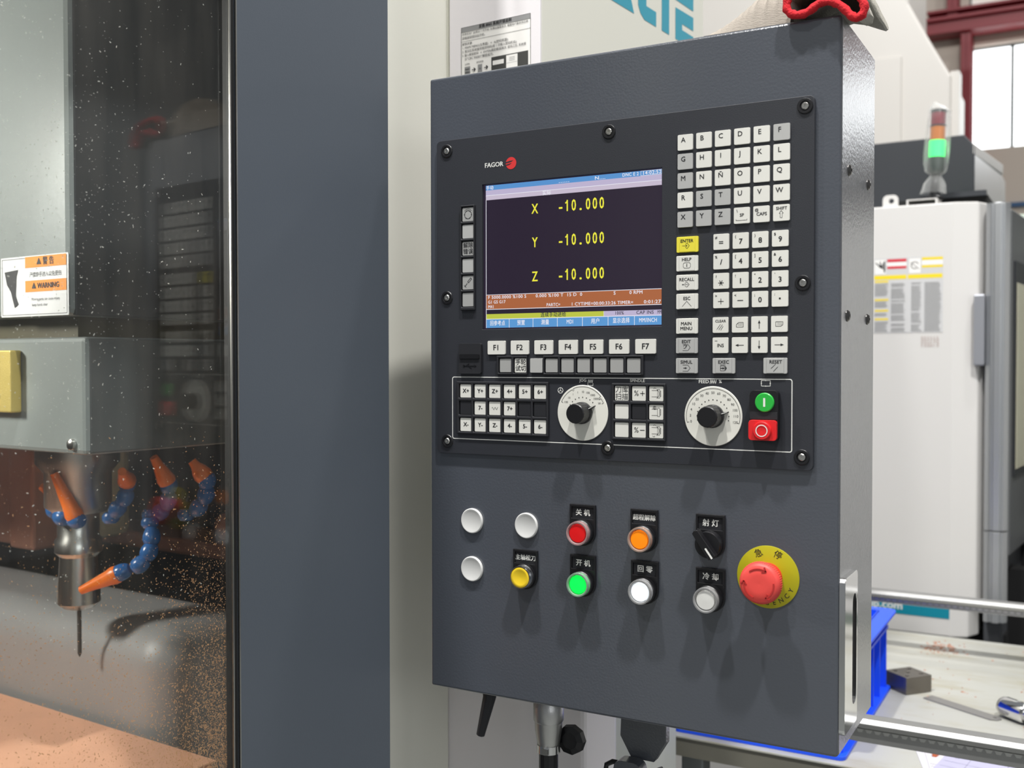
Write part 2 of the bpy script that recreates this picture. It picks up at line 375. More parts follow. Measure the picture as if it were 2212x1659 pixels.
bar(mb, L, R_, 60.0, 75.6, HS, 4); bar(mb, L, R_, 75.6, 76.2, HS, 3); bar(mb, L, R_, 59.3, 60.0, HS, 3)
bar(mb, L, -459.3, 48.9, 54.3, HS, 5); bar(mb, -458.9, R_, 48.9, 54.3, HS, 1); bar(mb, -459.3, -458.9, 48.9, 54.3, HS, 3)
bar(mb, L, R_, B, 48.2, HS, 6); bar(mb, L, R_, 48.2, 48.9, HS, 3); bar(mb, L, L+0.7, B, T-16.4, HS, 3)
for i in range(7):
    x = L+(R_-L)*i/7
    if i: bar(mb, x-0.3, x+0.3, B, 48.4, HS+0.05, 3)
mb.build('display_bars', [E_BLUE, E_LIL, E_LIL2, E_WHT, E_BRN, E_YG, E_LB], scr)
for nm, z in (('X', 168.3), ('Y', 131.4), ('Z', 93.9)):
    mb = MB(); tx(mb, nm, 15.4, -542.2, z, HS+0.1, 0, 0.02, sx=0.72)
    mb.build('axis_letter', E_YEL, scr); mb = MB()
    zz = z+0.5
    for ch, x in zip('-10.000', (-510.4, -502.4, -494.6, -486.4, -477.6, -469.6, -461.6)):
        if ch == '1': fl(mb, stroke(x+0.3, zz+5.6, x-2.3, zz+3.2, 1.5), HS+0.15)
        tx(mb, ch, 17.2, x, zz, HS+0.1, 0, 0.022, sx=0.66 if ch not in '-.' else (0.9 if ch == '-' else 1.05))
    mb.build('axis_readout', E_YEL, scr)
mb = MB()
sm = dict(m=0, bold=0.012, al='LEFT')
def st(s, x0, x1, z, size=6.0, mbx=None, m=0):                # fit a line of text between x0 and x1
    vs, fs = text_data(s, size/1000, 0.018, 'LEFT', 1.08)
    wd_ = max(v[0] for v in vs)*1000
    b_ = mbx or MB()
    tx(b_, s, size, x0, z, HS+0.12, m, 0.018, 'LEFT', (x1-x0)/wd_, track=1.08)
    if not mbx: b_.build('display_text', E_WHT, scr)
st('DNC E 2', -438, -419.5, 196.4, 5); st('14:02:52', -415.5, -394.3, 196.4, 5.2)
fl(mb, [(-417.3, 193.9), (R_, 193.9), (R_, 199), (-417.3, 199)], HS+0.08, 0, [[(-416.9, 194.3), (-416.9, 198.7), (R_-0.2, 198.7), (R_-0.2, 194.3)]])
st('N....', -470, -457.5, 196.0, 5); st('......', -513, -500, 196.2, 5)
st('手动', -604.5, -595, 196.2, 5); st('实际', -532.8, -522.4, 185.0, 6)
st('F 5000.0000 %100 S', -602.2, -553, 72.9, 5); st('0.000 %100 T  15 D  0', -541.2, -484.5, 72.9, 5); st('S', -448, -445.4, 72.9, 5); st('0 RPM', -429.8, -415, 72.9, 5)
st('G1 G5 G17', -602.2, -579.5, 67.6, 5); st('M41', -602.2, -595, 62.4, 5)
st('PARTC=', -527.8, -511, 62.6, 5); st('1 CYTIME=00:00:33:26 TIMER=', -497.8, -425.5, 62.6, 5); st('0:01:27', -413.6, -394.6, 62.6, 5)
for i, s in enumerate(('回参考点', '预置', '测量', 'MDI', '用户', '显示选择', 'MM/INCH')):
    x = L+(R_-L)*(i+0.5)/7; w = {4: 19.5, 2: 9.8, 3: 8, 7: 20}[len(s)]
    st(s, x-w/2, x+w/2, 43.6, 6.2)
mb.build('clock_box', E_WHT, scr)
mb = MB(); st('连续手动进给', -535, -504, 51.7, 5.6, mb); st('100%', -446.5, -436, 51.7, 5, mb); st('CAP INS', -422, -402.5, 51.7, 5, mb); st('MM', -398.5, -394, 51.7, 5, mb)
mb.build('status_text', E_INK, scr)

# ---- keys
_km = {}
def key(x, z, w, hgt, m, draw=None, h=2.2, name='key', ink=M_INK, hb=HP, ridge=False):
    k = (w, hgt, m.name, h, hb, ridge)
    if k not in _km:
        mb = MB(); mb.prism(rrect(-w/2*MM, w/2*MM, -hgt/2*MM, hgt/2*MM, 1.1*MM, 3), 0, -h*MM, 'y')
        if ridge: mb.box(-w*0.36*MM, w*0.36*MM, -(h+0.5)*MM, -h*MM, -hgt*0.47*MM, hgt*0.47*MM)
        o = mb.build(name, m, panel, 0.0005); _km[k] = o
    else:
        o = _km[k].copy(); C.objects.link(o); o.parent = panel; o.name = name
    x *= 1-(hb+h)/1021; z *= 1-(hb+h)/1021
    o.location = (X(x), -hb*MM, Z(z))
    if m is M_KEYY: o['label'] = 'yellow enter key'
    if draw:
        mb = MB(); mb.T = Matrix.Translation((0, -(h+(0.5 if ridge else 0)+0.12)*MM, 0)) @ RX @ Matrix.Scale(MM, 4)
        draw(mb); g = mb.build('legend', ink, o)
    return o
def D(*items):
    """legend items: ('t', text, size, x, y[, bold]) or ('p', polygon)"""
    def f(mb):
        for it in items:
            if it[0] == 't': mb.text(it[1], it[2], TU(it[3], it[4], 0), 0, it[5] if len(it) > 5 else 0.02)
            else: flat(mb, it[1], 0, 'z', 0, it[2] if len(it) > 2 else ())
    return f
def S(*a): return ('p', stroke(*a))
def poly_line(pts, w): return [S(*pts[i], *pts[i+1], w) for i in range(len(pts)-1)]
KP = 19.78
colx = [-369.2+KP*i for i in range(6)]; colx = [-369.3, -349.5, -329.9, -310.1, -290.4, -270.7]
rowz = [224.2, 204.7, 185.1, 165.4, 145.7]
GREY = set('FGMSTXYZ')
for r, row in enumerate(('ABCDEF', 'GHIJKL', 'MNÑOPQ', 'RSTUVW', 'XYZ   ')):
    for c_, ch in enumerate(row):
        if ch != ' ':
            key(colx[c_], rowz[r], 16, 15.8, M_KEYG if ch in GREY else M_KEY, D(('t', ch, 7.0, -1.9, 2.3, 0.012)))
key(colx[3], rowz[4], 16, 15.8, M_KEY, D(('t', '\\', 4, -4.6, 4.4), ('t', 'SP', 4.4, 0.2, 0.2, 0.025), *poly_line([(-5.6, -3.6), (-5.6, -4.8), (5.4, -4.8), (5.4, -3.6)], 0.35)))
key(colx[4], rowz[4], 16, 15.8, M_KEY, D(('t', '@', 3.8, -4.6, 4.2), ('t', 'CAPS', 4.5, 0.4, 0, 0.025)))
key(colx[5], rowz[4], 16, 15.8, M_KEY, D(('t', 'SHIFT', 4.3, 0.3, 4.1, 0.025), *poly_line([(-1, -4.8), (-1, -0.6), (-2.1, -0.6), (0, 2.0), (2.1, -0.6), (1, -0.6), (1, -4.8), (-1, -4.8)], 0.35)))
def diamond(x, y, r, w=0.35): return poly_line([(x-r, y), (x, y+r), (x+r, y), (x, y-r), (x-r, y)], w)
def arrow(x0, y0, x1, y1, w=0.5, hl=2.6, hw=1.9):
    d = Vector((x1-x0, y1-y0)).normalized(); n = Vector((-d.y, d.x)); e = Vector((x1, y1)); b_ = e-d*hl
    return [S(x0, y0, b_.x, b_.y, w), ('p', [tuple(b_-n*hw/2), tuple(e), tuple(b_+n*hw/2)])]
W2 = 22.9
XL = -366.9
key(XL+0.2, 120.1, W2, 15.8, M_KEYY, D(('t', 'ENTER', 4.6, -0.3, 3.4, 0.025), *poly_line([(-1.9, -0.2), (0, 1.4), (2.4, -1.4), (0, -4.2), (-1.9, -2.6)], 0.35), *arrow(-5.2, -1.4, 0.6, -1.4, 0.35, 1.8, 1.5)), ridge=True)
key(XL, 100.8, W2, 15.6, M_KEY, D(('t', 'HELP', 4.6, -0.3, 3.8, 0.025), ('p', rrect(-4, 4, -5.0, 0.9, 2), [rrect(-3.65, 3.65, -4.65, 0.55, 1.7)]), ('t', 'i', 4.4, 0, -2.1, 0.05)), ridge=True)
key(XL, 81.4, W2, 15.6, M_KEY, D(('t', 'RECALL', 4.6, -0.2, 2.8, 0.02), *poly_line([(-2.2, -1.2), (0, 0.4), (2.6, -2.2), (0, -4.8), (-2.2, -3.2)], 0.35), *arrow(1.2, -2.2, -5.4, -2.2, 0.35, 1.8, 1.5)), ridge=True)
key(XL, 62.0, W2, 15.6, M_KEY, D(('t', 'ESC', 4.6, 0, 2.8, 0.025), *poly_line([(-4.9, -5.2), (0, 0.2), (4.9, -5.2)], 0.35)), ridge=True)
key(XL-0.1, 36.9, W2, 15.6, M_KEY, D(('t', 'MAIN', 4.7, -0.4, 2.2, 0.025), ('t', 'MENU', 4.7, -0.4, -2.7, 0.025)), ridge=True)
hexi = [(-4, 2.2), (1.6, 2.2), (4, -0.9), (1.6, -4), (-4, -4)]
def hx(dy=0): return poly_line([(x, y+dy) for x, y in hexi], 0.35)
key(XL-0.2, 16.8, W2, 15.6, M_KEYG, D(('t', 'EDIT', 4.6, -0.2, 3.9, 0.025), *poly_line([(-3, -2.4), (-1.6, -2.8), (0.8, 0.2), (-0.4, 0.2)], 0.5), *poly_line([(-3.4, -0.6), (-1.2, 1.2), (-0.6, -1.4)], 0.5), *hx(-1)), ridge=True)
key(XL-0.2, -3.8, W2, 15.4, M_KEYG, D(('t', 'SIMUL', 4.7, 0, 3.6, 0.025), *arrow(-3.2, -2.4, 0.6, -2.4, 0.7, 1.8, 2.2), *hx(-1.5)), ridge=True)
key(-328.0, -3.8, 23, 15.4, M_KEYG, D(('t', 'EXEC', 4.7, 0, 3.6, 0.025), ('p', rrect(-3.4, 1.2, -5.2, 0.2, 0.4), [rrect(-3.0, 0.8, -4.8, -0.2, 0.3)]), *arrow(-3.2, -2.5, 1.0, -2.5, 0.8, 2.0, 2.4), ('p', [(1.6, -5.4), (3.4, -2.5), (1.6, 0.4)]), S(-3.4, 1.0, 2, 1.0, 0.35)), ridge=True)
key(-276.0, -3.7, 23.2, 15.4, M_KEYG, D(('t', 'RESET', 4.7, 0.6, 3.6, 0.025), S(-4, -2.8, 0.6, 1.6, 0.45), S(-1.6, -5.6, 2.8, -1.0, 0.45)), ridge=True)
nx = [-331.1, -311.2, -291.5, -271.7]
num = [[('#', '='), ('(', '7'), (')', '8'), ('$', '9')], [('%', '/'), ('[', '4'), (']', '5'), ('&', '6')], [('?', '*'), ('!', '1'), ('"', '2'), ("'", '3')], [('>', '+'), ('<', '-'), (';', '0'), (':', '.')]]
nz = [120.8, 101.1, 81.5, 62.1]
for r in range(4):
    for c_ in range(4):
        a, t_ = num[r][c_]
        items = [('t', a, 3.8, -5.0, 4.2, 0.02)]
        if t_ == '*': items += [S(-2.8*math.cos(q), -2.0-2.8*math.sin(q), 2.8*math.cos(q), -2.0+2.8*math.sin(q), 0.7) for q in (math.radians(0), math.radians(60), math.radians(120))]
        elif t_ == '+': items += [S(-2.9, -1.2, 2.9, -1.2, 0.6), S(0, -4.1, 0, 1.7, 0.6)]
        elif t_ == '-': items += [S(-2.9, -0.8, 2.9, -0.8, 0.8)]
        elif t_ == '=': items += [S(-2.2, 0.1, 2.2, 0.1, 0.8), S(-2.2, -1.6, 2.2, -1.6, 0.8)]
        elif t_ == '.': items += [('p', [(-0.9, -0.9), (0.9, -0.9), (0.9, 0.9), (-0.9, 0.9)])]
        else: items += [('t', t_, 7.4, 0.2, -0.9, 0.025)]
        key(nx[c_], nz[r], 16, 15.7, M_KEY, D(*items))
zc = [37.2, 16.8]
nx2 = [-331.6, -311.7, -292.0, -272.2]
def page(flip):
    o = poly_line([(-3.4, -2.4), (3.6, -2.4), (3.6, 2.2), (-1.2, 2.2), (-3.4, 0.2), (-3.4, -2.4)] if not flip else [(3.6, 2.2), (-3.4, 2.2), (-3.4, -2.2), (1.8, -2.2), (3.6, -0.6), (3.6, 2.2)], 0.4)
    return o+[S(-2.2, y, 3.0, y, 0.25) for y in (0.8, -0.6)]
key(nx2[0], zc[0], 16, 15.6, M_KEY, D(('t', 'CLEAR', 3.7, 0.2, 3.8, 0.02), S(-3.6, -4.4, 0.2, 0.8, 0.4), S(-1.6, -4.8, 2.2, 0.4, 0.4), S(0.4, -5.2, 3.0, -1.2, 0.4)))
key(nx2[1], zc[0], 16, 15.6, M_KEY, D(*page(False)))
key(nx2[2], zc[0], 16, 15.6, M_KEY, D(*arrow(0, -4.4, 0, 4.2, 0.6, 3.2, 2.6)))
key(nx2[3], zc[0], 16, 15.6, M_KEY, D(*page(True)))
key(nx2[0], zc[1], 16, 15.6, M_KEY, D(('t', 'INS', 4.8, 0.2, -0.3, 0.02), S(-5.8, 4.4, -3, 4.4, 0.4)))
key(nx2[1], zc[1], 16, 15.6, M_KEY, D(*arrow(4.2, -0.1, -4.4, -0.1, 0.6, 3.2, 2.6)))
key(nx2[2], zc[1], 16, 15.6, M_KEY, D(*arrow(0, 4.4, 0, -4.4, 0.6, 3.2, 2.6)))
key(nx2[3], zc[1], 16, 15.6, M_KEY, D(*arrow(-4.4, 0, 4.6, 0, 0.6, 3.2, 2.6)))
for i in range(7):
    key(-592.3+(180.0/6)*i, 16.4, 22.7, 15.2, M_KEY, D(('t', 'F%d' % (i+1), 8.6, 0, -0.2, 0.02)))

# ---- raised key frames
def frame(x0, x1, z0, z1, cx_, cz_, w, h_, name='key_frame', hh=3.2):
    q = 1-HP/1021
    w += 0.5; holes = [[((x+0.4-w/2)*q, (z-h_/2)*q), ((x+0.4-w/2)*q, (z+h_/2)*q), ((x+0.4+w/2)*q, (z+h_/2)*q), ((x+0.4+w/2)*q, (z-h_/2)*q)] for x in cx_ for z in cz_]; x0 += 0.3; x1 += 0.7
    return pr([(x0*q, z0*q), (x1*q, z0*q), (x1*q, z1*q), (x0*q, z1*q)], HP, HP+hh, holes=holes).build(name, M_BLKM, panel, 0.0009)
vz = [168.8-19.45*i for i in range(6)]
frame(-638.6, -620.0, 59.2, 179.2, [-629.3], vz, 15.6, 17.0)
KG = dict(h=2.0)
circ_icon = [('p', arc(0, -0.2, 4.6, a+8, a+46, 0.7, 4)) for a in range(0, 360, 60)]+[('p', circ(4.6*math.cos(math.radians(a)), -0.2+4.6*math.sin(math.radians(a)), 0.8, 8)) for a in range(-3, 357, 60)]+[('p', arc(0, -0.2, 6.4, 40, 140, 0.4, 10))]
key(-629.4, vz[0], 15, 15.4, M_KEYM, D(*circ_icon)); key(-629.4, vz[1], 15, 15.4, M_KEYG)
key(-629.4, vz[2], 15, 15.4, M_KEYM, D(('t', '解除', 6.6, 0, 3.3, 0.01), ('t', '错误', 6.6, 0, -3.5, 0.01)))
key(-629.4, vz[3], 15, 15.4, M_KEYG)
key(-629.4, vz[4], 15, 15.4, M_KEYM, D(S(-4.6, -4.6, -1, -0.6, 0.7), ('p', stroke(-0.2, 0.2, 4.2, 5, 2.4), [stroke(0.3, 0.8, 3.7, 4.4, 1.2)]), S(-5.4, -2.6, -2.4, -5.4, 0.4)))
key(-629.4, vz[5], 15, 15.4, M_KEYM)
sx_ = [-580.1+19.35*i for i in range(9)]
frame(-590.6, -552.2, -14.0, 7.2, sx_[:2], [-3.7], 15.9, 17)
frame(-532.0, -414.2, -14.0, 7.2, sx_[3:], [-3.7], 15.9, 17)
for i, x in enumerate(sx_):
    if i == 1: key(x, -3.7, 15.2, 15.6, M_KEY, D(('t', '手轮', 6.8, 0, 3.4, 0.01), ('t', '试切', 6.8, 0, -3.5, 0.01)))
    elif i == 2: key(x, -3.7, 15.2, 15.8, M_KEYG, h=3.0)
    else: key(x, -3.7, 15.0, 15.0, M_KEYM)
jx = [-632.7+19.26*i for i in range(6)]; jz = [-33.0, -52.3, -71.6]
frame(-644.2, -525.8, -82.2, -21.8, jx, jz, 15.9, 15.9)
wave = poly_line([(-4+0.5*i, 1.4*math.sin(i*0.9)) for i in range(17)], 0.4)
for r, row in enumerate((('X+', 'Y+', 'Z+', '4+', '5+', '6+'), (None, '7-', '~', '7+', None, None), ('X-', 'Y-', 'Z-', '4-', '5-', '6-'))):
    for c_, s in enumerate(row):
        if s is None: key(jx[c_], jz[r], 15.2, 15.2, M_BLKM)
        else: key(jx[c_], jz[r], 15, 15, M_KEY, D(*wave) if s == '~' else D(('t', s, 6.6, 0.2, 0, 0.03)))
px_ = [-438.8, -419.3, -400.0]
frame(-449.8, -389.6, -82.4, -22.2, px_, jz, 16.4, 15.9)
def spin(k):
    o = [S(-5.0, 3.4, 1.2, 3.4, 0.35), S(-5.0, -3.2, 1.2, -3.2, 0.35), ('p', rrect(1.2, 4.0, -4.4, 4.6, 0.3), [rrect(1.55, 3.65, -4.05, 4.25, 0.2)]), ('p', rrect(4.2, 5.2, -3, 3.2, 0.2), [rrect(4.5, 4.9, -2.7, 2.9, 0.1)])]
    if k == 0: o += [('p', arc(-2.4, 0, 5.4, -60, 60, 0.4, 12)), ('p', arc(-1.6, 5.0, 1.2, 0, 180, 0.35, 8))]
    if k == 1: o += [('p', arc(-1.8, 4.6, 1.6, 0, 360, 0.6, 12)), S(-1.8, 3.4, -1.8, 5.6, 0.8)]
    if k == 2: o += [('p', arc(-2.4, 0, 5.4, -60, 60, 0.4, 12)), ('p', arc(-2.6, -5.0, 1.2, 180, 360, 0.35, 8)), ('p', arc(-1.8, 5.0, 1.2, 0, 180, 0.35, 8))]
    return D(*o)
key(px_[0], jz[0], 15.6, 15.4, M_KEY, D(('t', '刀库', 7.4, 0, 3.5, 0.0), ('t', '扫描', 7.4, 0, -3.9, 0.0)))
key(px_[0], jz[1], 15.4, 15.2, M_KEY); key(px_[0], jz[2], 15.4, 15.4, M_KEY)
key(px_[1], jz[0], 15.4, 15.2, M_KEY, D(('t', '%', 8.0, -2.9, 0, 0.0), S(1.4, 0.1, 6.4, 0.1, 0.7), S(3.9, -2.4, 3.9, 2.6, 0.7)))
key(px_[1], jz[1], 15.4, 15.2, M_BLKM)
key(px_[1], jz[2], 15.4, 15.4, M_KEY, D(('t', '%', 8.0, -2.9, 0, 0.0), S(1.2, 0.1, 6.4, 0.1, 0.7)))
for k in range(3): key(px_[2], jz[k], 15.6, 15.3, M_KEY, spin(k))
# ---- prints around the dials
mb = MB()
tx(mb, 'JOG', 4.5, -482.0, -19.7, HP+0.15, 0, 0.02); tx(mb, 'SPINDLE', 4.5, -419.3, -19.6, HP+0.15, 0, 0.02); tx(mb, 'FEED', 4.9, -347.2, -20.0, HP+0.15, 0, 0.025); tx(mb, '%', 4.6, -330.0, -19.7, HP+0.15, 0, 0.03)
def pl(pts, w):
    for i in range(len(pts)-1): fl(mb, stroke(*pts[i], *pts[i+1], w), HP+0.15)
pl([(-340.6+i*0.95, -19.8+(2.2 if i % 2 else -2.2)) for i in range(8)], 0.5)
pl([(-476.2+i*0.85, -21.0+(2.6 if i % 2 else -1.6)) for i in range(8)], 0.45); pl([(-476.2, -22.6), (-476.2, -25.6)], 0.4); pl([(-470.2, -22.6), (-470.2, -25.6)], 0.4); pl([(-476.2, -25), (-470.2, -25)], 0.4)
fl(mb, circ(-509, -30.7, 3.3, 20), HP+0.15, 0, [circ(-509, -30.7, 2.7, 20)]); fl(mb, circ(-509, -30.7, 0.9, 10), HP+0.15)
pl([(-509, -30.7), (-509, -28)], 0.5); pl([(-509, -30.7), (-511.2, -32.2)], 0.5); pl([(-509, -30.7), (-506.8, -32.2)], 0.5)
pl([(-288.3, -18.2), (-279.5, -18.2), (-279.5, -23.7), (-288.3, -23.7), (-288.3, -18.2)], 0.55)
for a, b_ in ((-284, -18.2), (-279.5, -21), (-284, -23.7), (-288.3, -21)): fl(mb, circ(a, b_, 0.6, 8), HP+0.2)
mb.build('panel_print', M_WINK, plate)

# ---- rotary dials
def dial(x, z, r, labels, a0, da, rt, rdot, pointer, arcs, tsize):
    q = 1-HP/1021; x *= q; z *= q
    d = rd([r-0.3, r, r-0.4], [HP, HP+0.5, HP+1.0], x, z, 64).build('rotary_dial', M_DIAL, panel)
    mb = MB()
    for i, s in enumerate(labels):
        a = math.radians(a0-da*i)
        if s: tx(mb, s, tsize, x+rt*math.cos(a), z+rt*math.sin(a), HP+1.15, 0, 0.0)
        fl(mb, circ(x+rdot*math.cos(a), z+rdot*math.sin(a), 0.62, 8), HP+1.15)
    for (b0, b1, ra) in arcs:
        fl(mb, arc(x, z, ra, b0, b1, 0.4, 40), HP+1.15)
        for bb in (b0, b1):
            c1 = math.cos(math.radians(bb)); s1 = math.sin(math.radians(bb))
            fl(mb, stroke(x+ra*c1, z+ra*s1, x+(ra-2.2)*c1, z+(ra-2.2)*s1, 0.4), HP+1.15)
    mb.build('scale_print', M_INK, d)
    k = MB(); k.lathe([(rr*MM, -hh*MM) for rr, hh in ((11.8, HP+1), (11.8, HP+4.5), (10.9, HP+5), (10.5, HP+19), (9.6, HP+20), (0, HP+20))], (X(x), 0, Z(z)), 'y', 40)
    for i in range(20):
        a = 2*math.pi*i/20; k.tube([(X(x)+10.75*MM*math.cos(a), -(HP+5)*MM, Z(z)+10.75*MM*math.sin(a)), (X(x)+10.35*MM*math.cos(a), -(HP+18.6)*MM, Z(z)+10.35*MM*math.sin(a))], 0.00045, 5)
    kb = k.build('knob', M_BLK, d)
    a = math.radians(pointer); ca, sa = math.cos(a), math.sin(a)
    def at(u, v): return (X(x+u*ca-v*sa), Z(z+u*sa+v*ca))
    f = MB(); f.prism([at(9.5, -1.9), at(16.5, -0.3), at(16.5, 0.3), at(9.5, 1.9)], -(HP+1)*MM, -(HP+6)*MM, 'y'); f.build('pointer', M_BLK, d, 0.0004)
    g = MB(); g.prism([at(9.8, -0.45), at(16.4, -0.25), at(16.4, 0.25), at(9.8, 0.45)], -(HP+6)*MM, -(HP+6.5)*MM, 'y'); g.build('pointer_line', M_WINK, d)
    return d
dial(-338.7, -54.8, 30.2, ['0', '2', '4']+[str(v) for v in range(10, 130, 10)], 194, 14.86, 23.6, 16.6, 15.5, [(194, -14, 27.9)], 3.6)
dial(-484.4, -54.8, 30.0, ['100', '10', '1', '1', '10', '100', '1000', '10000', 'W'], 150, 15.3, 22.6, 16.8, 27, [(155, 115, 27.6), (112, 40, 28.2), (36, 24, 27.0)], 3.2)

# ---- start/stop double push button
q = 0.988
db = pr(rrect(-301.6*q, -272.9*q, -78*q, -28*q, 4.5), HP, HP+8).build('double_button', M_BLK, panel, 0.0012)
rd([9.4, 9.4, 8.6, 0], [HP+8, HP+9.4, HP+10.2, HP+10.2], -286.6*q+0.6, -39.9*q, 36).build('start_cap', M_BTNG, db)
mb = MB(); bar(mb, -287.6*q+0.6, -285.6*q+0.6, -44.2*q, -35.6*q, HP+10.35); mb.build('start_mark', M_WINK, db)
pr(rrect(-300.9*q, -273.4*q, -56.6*q, -49.4*q, 0.6), HP+8, HP+8.7).build('name_plate', M_BLKM, db, 0.0003)
pr(rrect(-301.4*q, -273.4*q, -77.4*q, -57.3*q, 3.2), HP+6, HP+11.5).build('stop_base', M_BTNR, db, 0.001)
rd([9.2, 9.0, 8.2, 6.8, 0], [HP+11.5, HP+13.4, HP+14.2, HP+14.2, HP+13.8], -288.2*q+0.8, -67.6*q, 36).build('stop_cap', M_BTNR, db)
mb = MB(); fl(mb, circ(-288.2*q+0.8, -67.6*q, 5.9, 36), HP+14.5, 0, [circ(-288.2*q+0.8, -67.6*q, 5.0, 36)]); mb.build('stop_mark', M_WINK, db)
# ---- usb flap
us = pr(rrect(-637, -607.6, -13.2, 21.4, 2), HP, HP+4).build('usb_flap', M_BLKM, panel, 0.0008)
mb = MB(); mb = pr(rrect(-635.4, -609.4, 4.0, 9.2, 1), HP+4, HP+5.4, mb=mb); mb.build('flap_grip', M_BLK, us, 0.0008)
mb = MB(); mb = pr(stroke(-630, -4.2, -616, -4.2, 0.7), HP+4, HP+4.4, mb=mb); mb = pr(circ(-630, -4.2, 1.4, 10), HP+4, HP+4.4, mb=mb); mb = pr([(-616, -5.6), (-613.4, -4.2), (-616, -2.8)], HP+4, HP+4.4, mb=mb); mb = pr(stroke(-627, -4.2, -623, -1.4, 0.6), HP+4, HP+4.4, mb=mb); mb = pr(stroke(-624, -4.2, -620, -7, 0.6), HP+4, HP+4.4, mb=mb); mb.build('usb_mark', M_BLK, us)

# ---- row of push buttons below
def holder(x, ztop, zc_, label, lab_sz=7.6):
    x0, x1 = x-15.2, x+15.2
    out = [(x0, ztop), (x0, zc_)]+[(x+15.2*math.cos(math.radians(a)), zc_+15.2*math.sin(math.radians(a))) for a in range(190, 351, 16)]+[(x1, zc_), (x1, ztop)]
    win = [(x-13, ztop-15.4), (x+13, ztop-15.4), (x+13, ztop-3), (x-13, ztop-3)]
    mb = pr(out, 0, 3.6, holes=[win])
    h = mb.build('push_button', M_BLK, panel, 0.0006)
    lm = pr(win, 0.0, 1.6)
    lm.build('label_plate', M_BLKM, h)
    tm = MB(); tx(tm, label, lab_sz if len(label) < 4 else 6.5, x, ztop-9.3, 1.8, 0, 0.035); tm.build('label_text', M_WINK, h)
    return h
M_CLEAR = mat('clear_bezel', (236, 236, 236), 0.12, trans=0.75, spec=0.6)
def button(x, ztop, zc_, label, kind, lens, hh=17.0, ringm=None):
    h = holder(x, ztop, zc_, label)
    rd([13.6, 13.6, 12.6], [3.6, hh-7, hh-6], x, zc_, 36).build('collar', M_BLK, h)
    if kind == 'lit':
        rd([12.8, 13.0, 12.6, 11.2, 10.4, 10.4], [hh-6, hh-1.5, hh+0.6, hh+0.6, hh-0.6, hh-5], x, zc_, 40).build('bezel', ringm or M_CLEAR, h)
        rd([9.9, 9.9, 9.2, 0], [hh-6, hh-1.6, hh-0.6, hh-0.4], x, zc_, 36).build('lens', lens, h)
    elif kind == 'flush':
        rd([12.8, 12.9, 12.4, 11.6, 11.2], [hh-6, hh-1.5, hh-0.2, hh-0.2, hh-1.4], x, zc_, 40).build('bezel', M_CHROME, h)
        rd([11.2, 11.2, 10.2, 8.2, 6.5, 0], [hh-6, hh-0.6, hh, hh-0.3, hh-0.8, hh-1.1], x, zc_, 36).build('cap', lens, h)
    return h
def lab(o, t_): o['label'] = t_; return o
def tint(name, rgb): return mat(name, rgb, 0.12, trans=0.7, spec=0.6)
lab(button(-483.4, -153.6, -183.2, '关 机', 'lit', M_RED, 16.5, tint('clear_bezel_rosy', (240, 205, 205))), 'push button with red lens')
lab(button(-483.1, -208.2, -238.3, '开 机', 'lit', M_GRN, 16.5, tint('clear_bezel_greenish', (205, 240, 215))), 'push button with lit green lens')
lab(button(-553.8, -208.8, -237.6, '主轴松刀', 'flush', M_YEL, 15.5), 'push button with yellow cap')
lab(button(-412.3, -154.0, -184.0, '超程解除', 'lit', M_ORG, 16.8, tint('clear_bezel_amber', (244, 214, 196))), 'push button with orange lens')
lab(button(-411.6, -208.0, -238.4, '回 零', 'lit', M_LWHT, 17.0), 'push button with lit white lens')
lab(button(-340.3, -208.9, -238.6, '冷 却', 'lit', M_LWH2, 19.0), 'push button with unlit white lens')
sw = holder(-340.5, -154.3, -184.0, '射 灯')
x, z = -340.5, -184.0; lab(sw, 'black rotary selector switch with white mark')
rd([13.6, 13.6, 12.8, 11.6], [3.6, 11, 12.5, 12.5], x, z, 36).build('collar', M_BLK, sw)
rd([13.2, 13.4, 13.2], [9.6, 10.4, 11.2], x, z, 36).build('collar_ring', M_CHROME, sw)
a = math.radians(-54); ca, sa = math.cos(a), math.sin(a)
def at2(u, v): return (x+u*ca-v*sa, z+u*sa+v*ca)
pr([at2(u, v) for u, v in ((-17, -3.4), (13.5, -4.2), (14.5, -2), (14.5, 2), (13.5, 4.2), (-17, 3.4), (-18.5, 0))], 12.5, 22).build('selector_lever', M_BLK, sw, 0.002, seg=3)
mb = MB(); fl(mb, [at2(u, v) for u, v in ((2.5, -1.0), (14.2, -1.0), (14.2, 1.0), (2.5, 1.0), (1.8, 0))], 22.2); mb.build('selector_mark', M_WINK, sw)
for x, z in ((-623.6, -181.6), (-552.9, -181.8), (-623.8, -236.9)):
    rd([13.2, 14.3, 14.3, 13.4, 12.6, 11.4, 0], [0, 0.6, 2.6, 3.6, 3.6, 3.0, 3.0], x, z, 40).build('blanking_cap', M_CAP, panel)
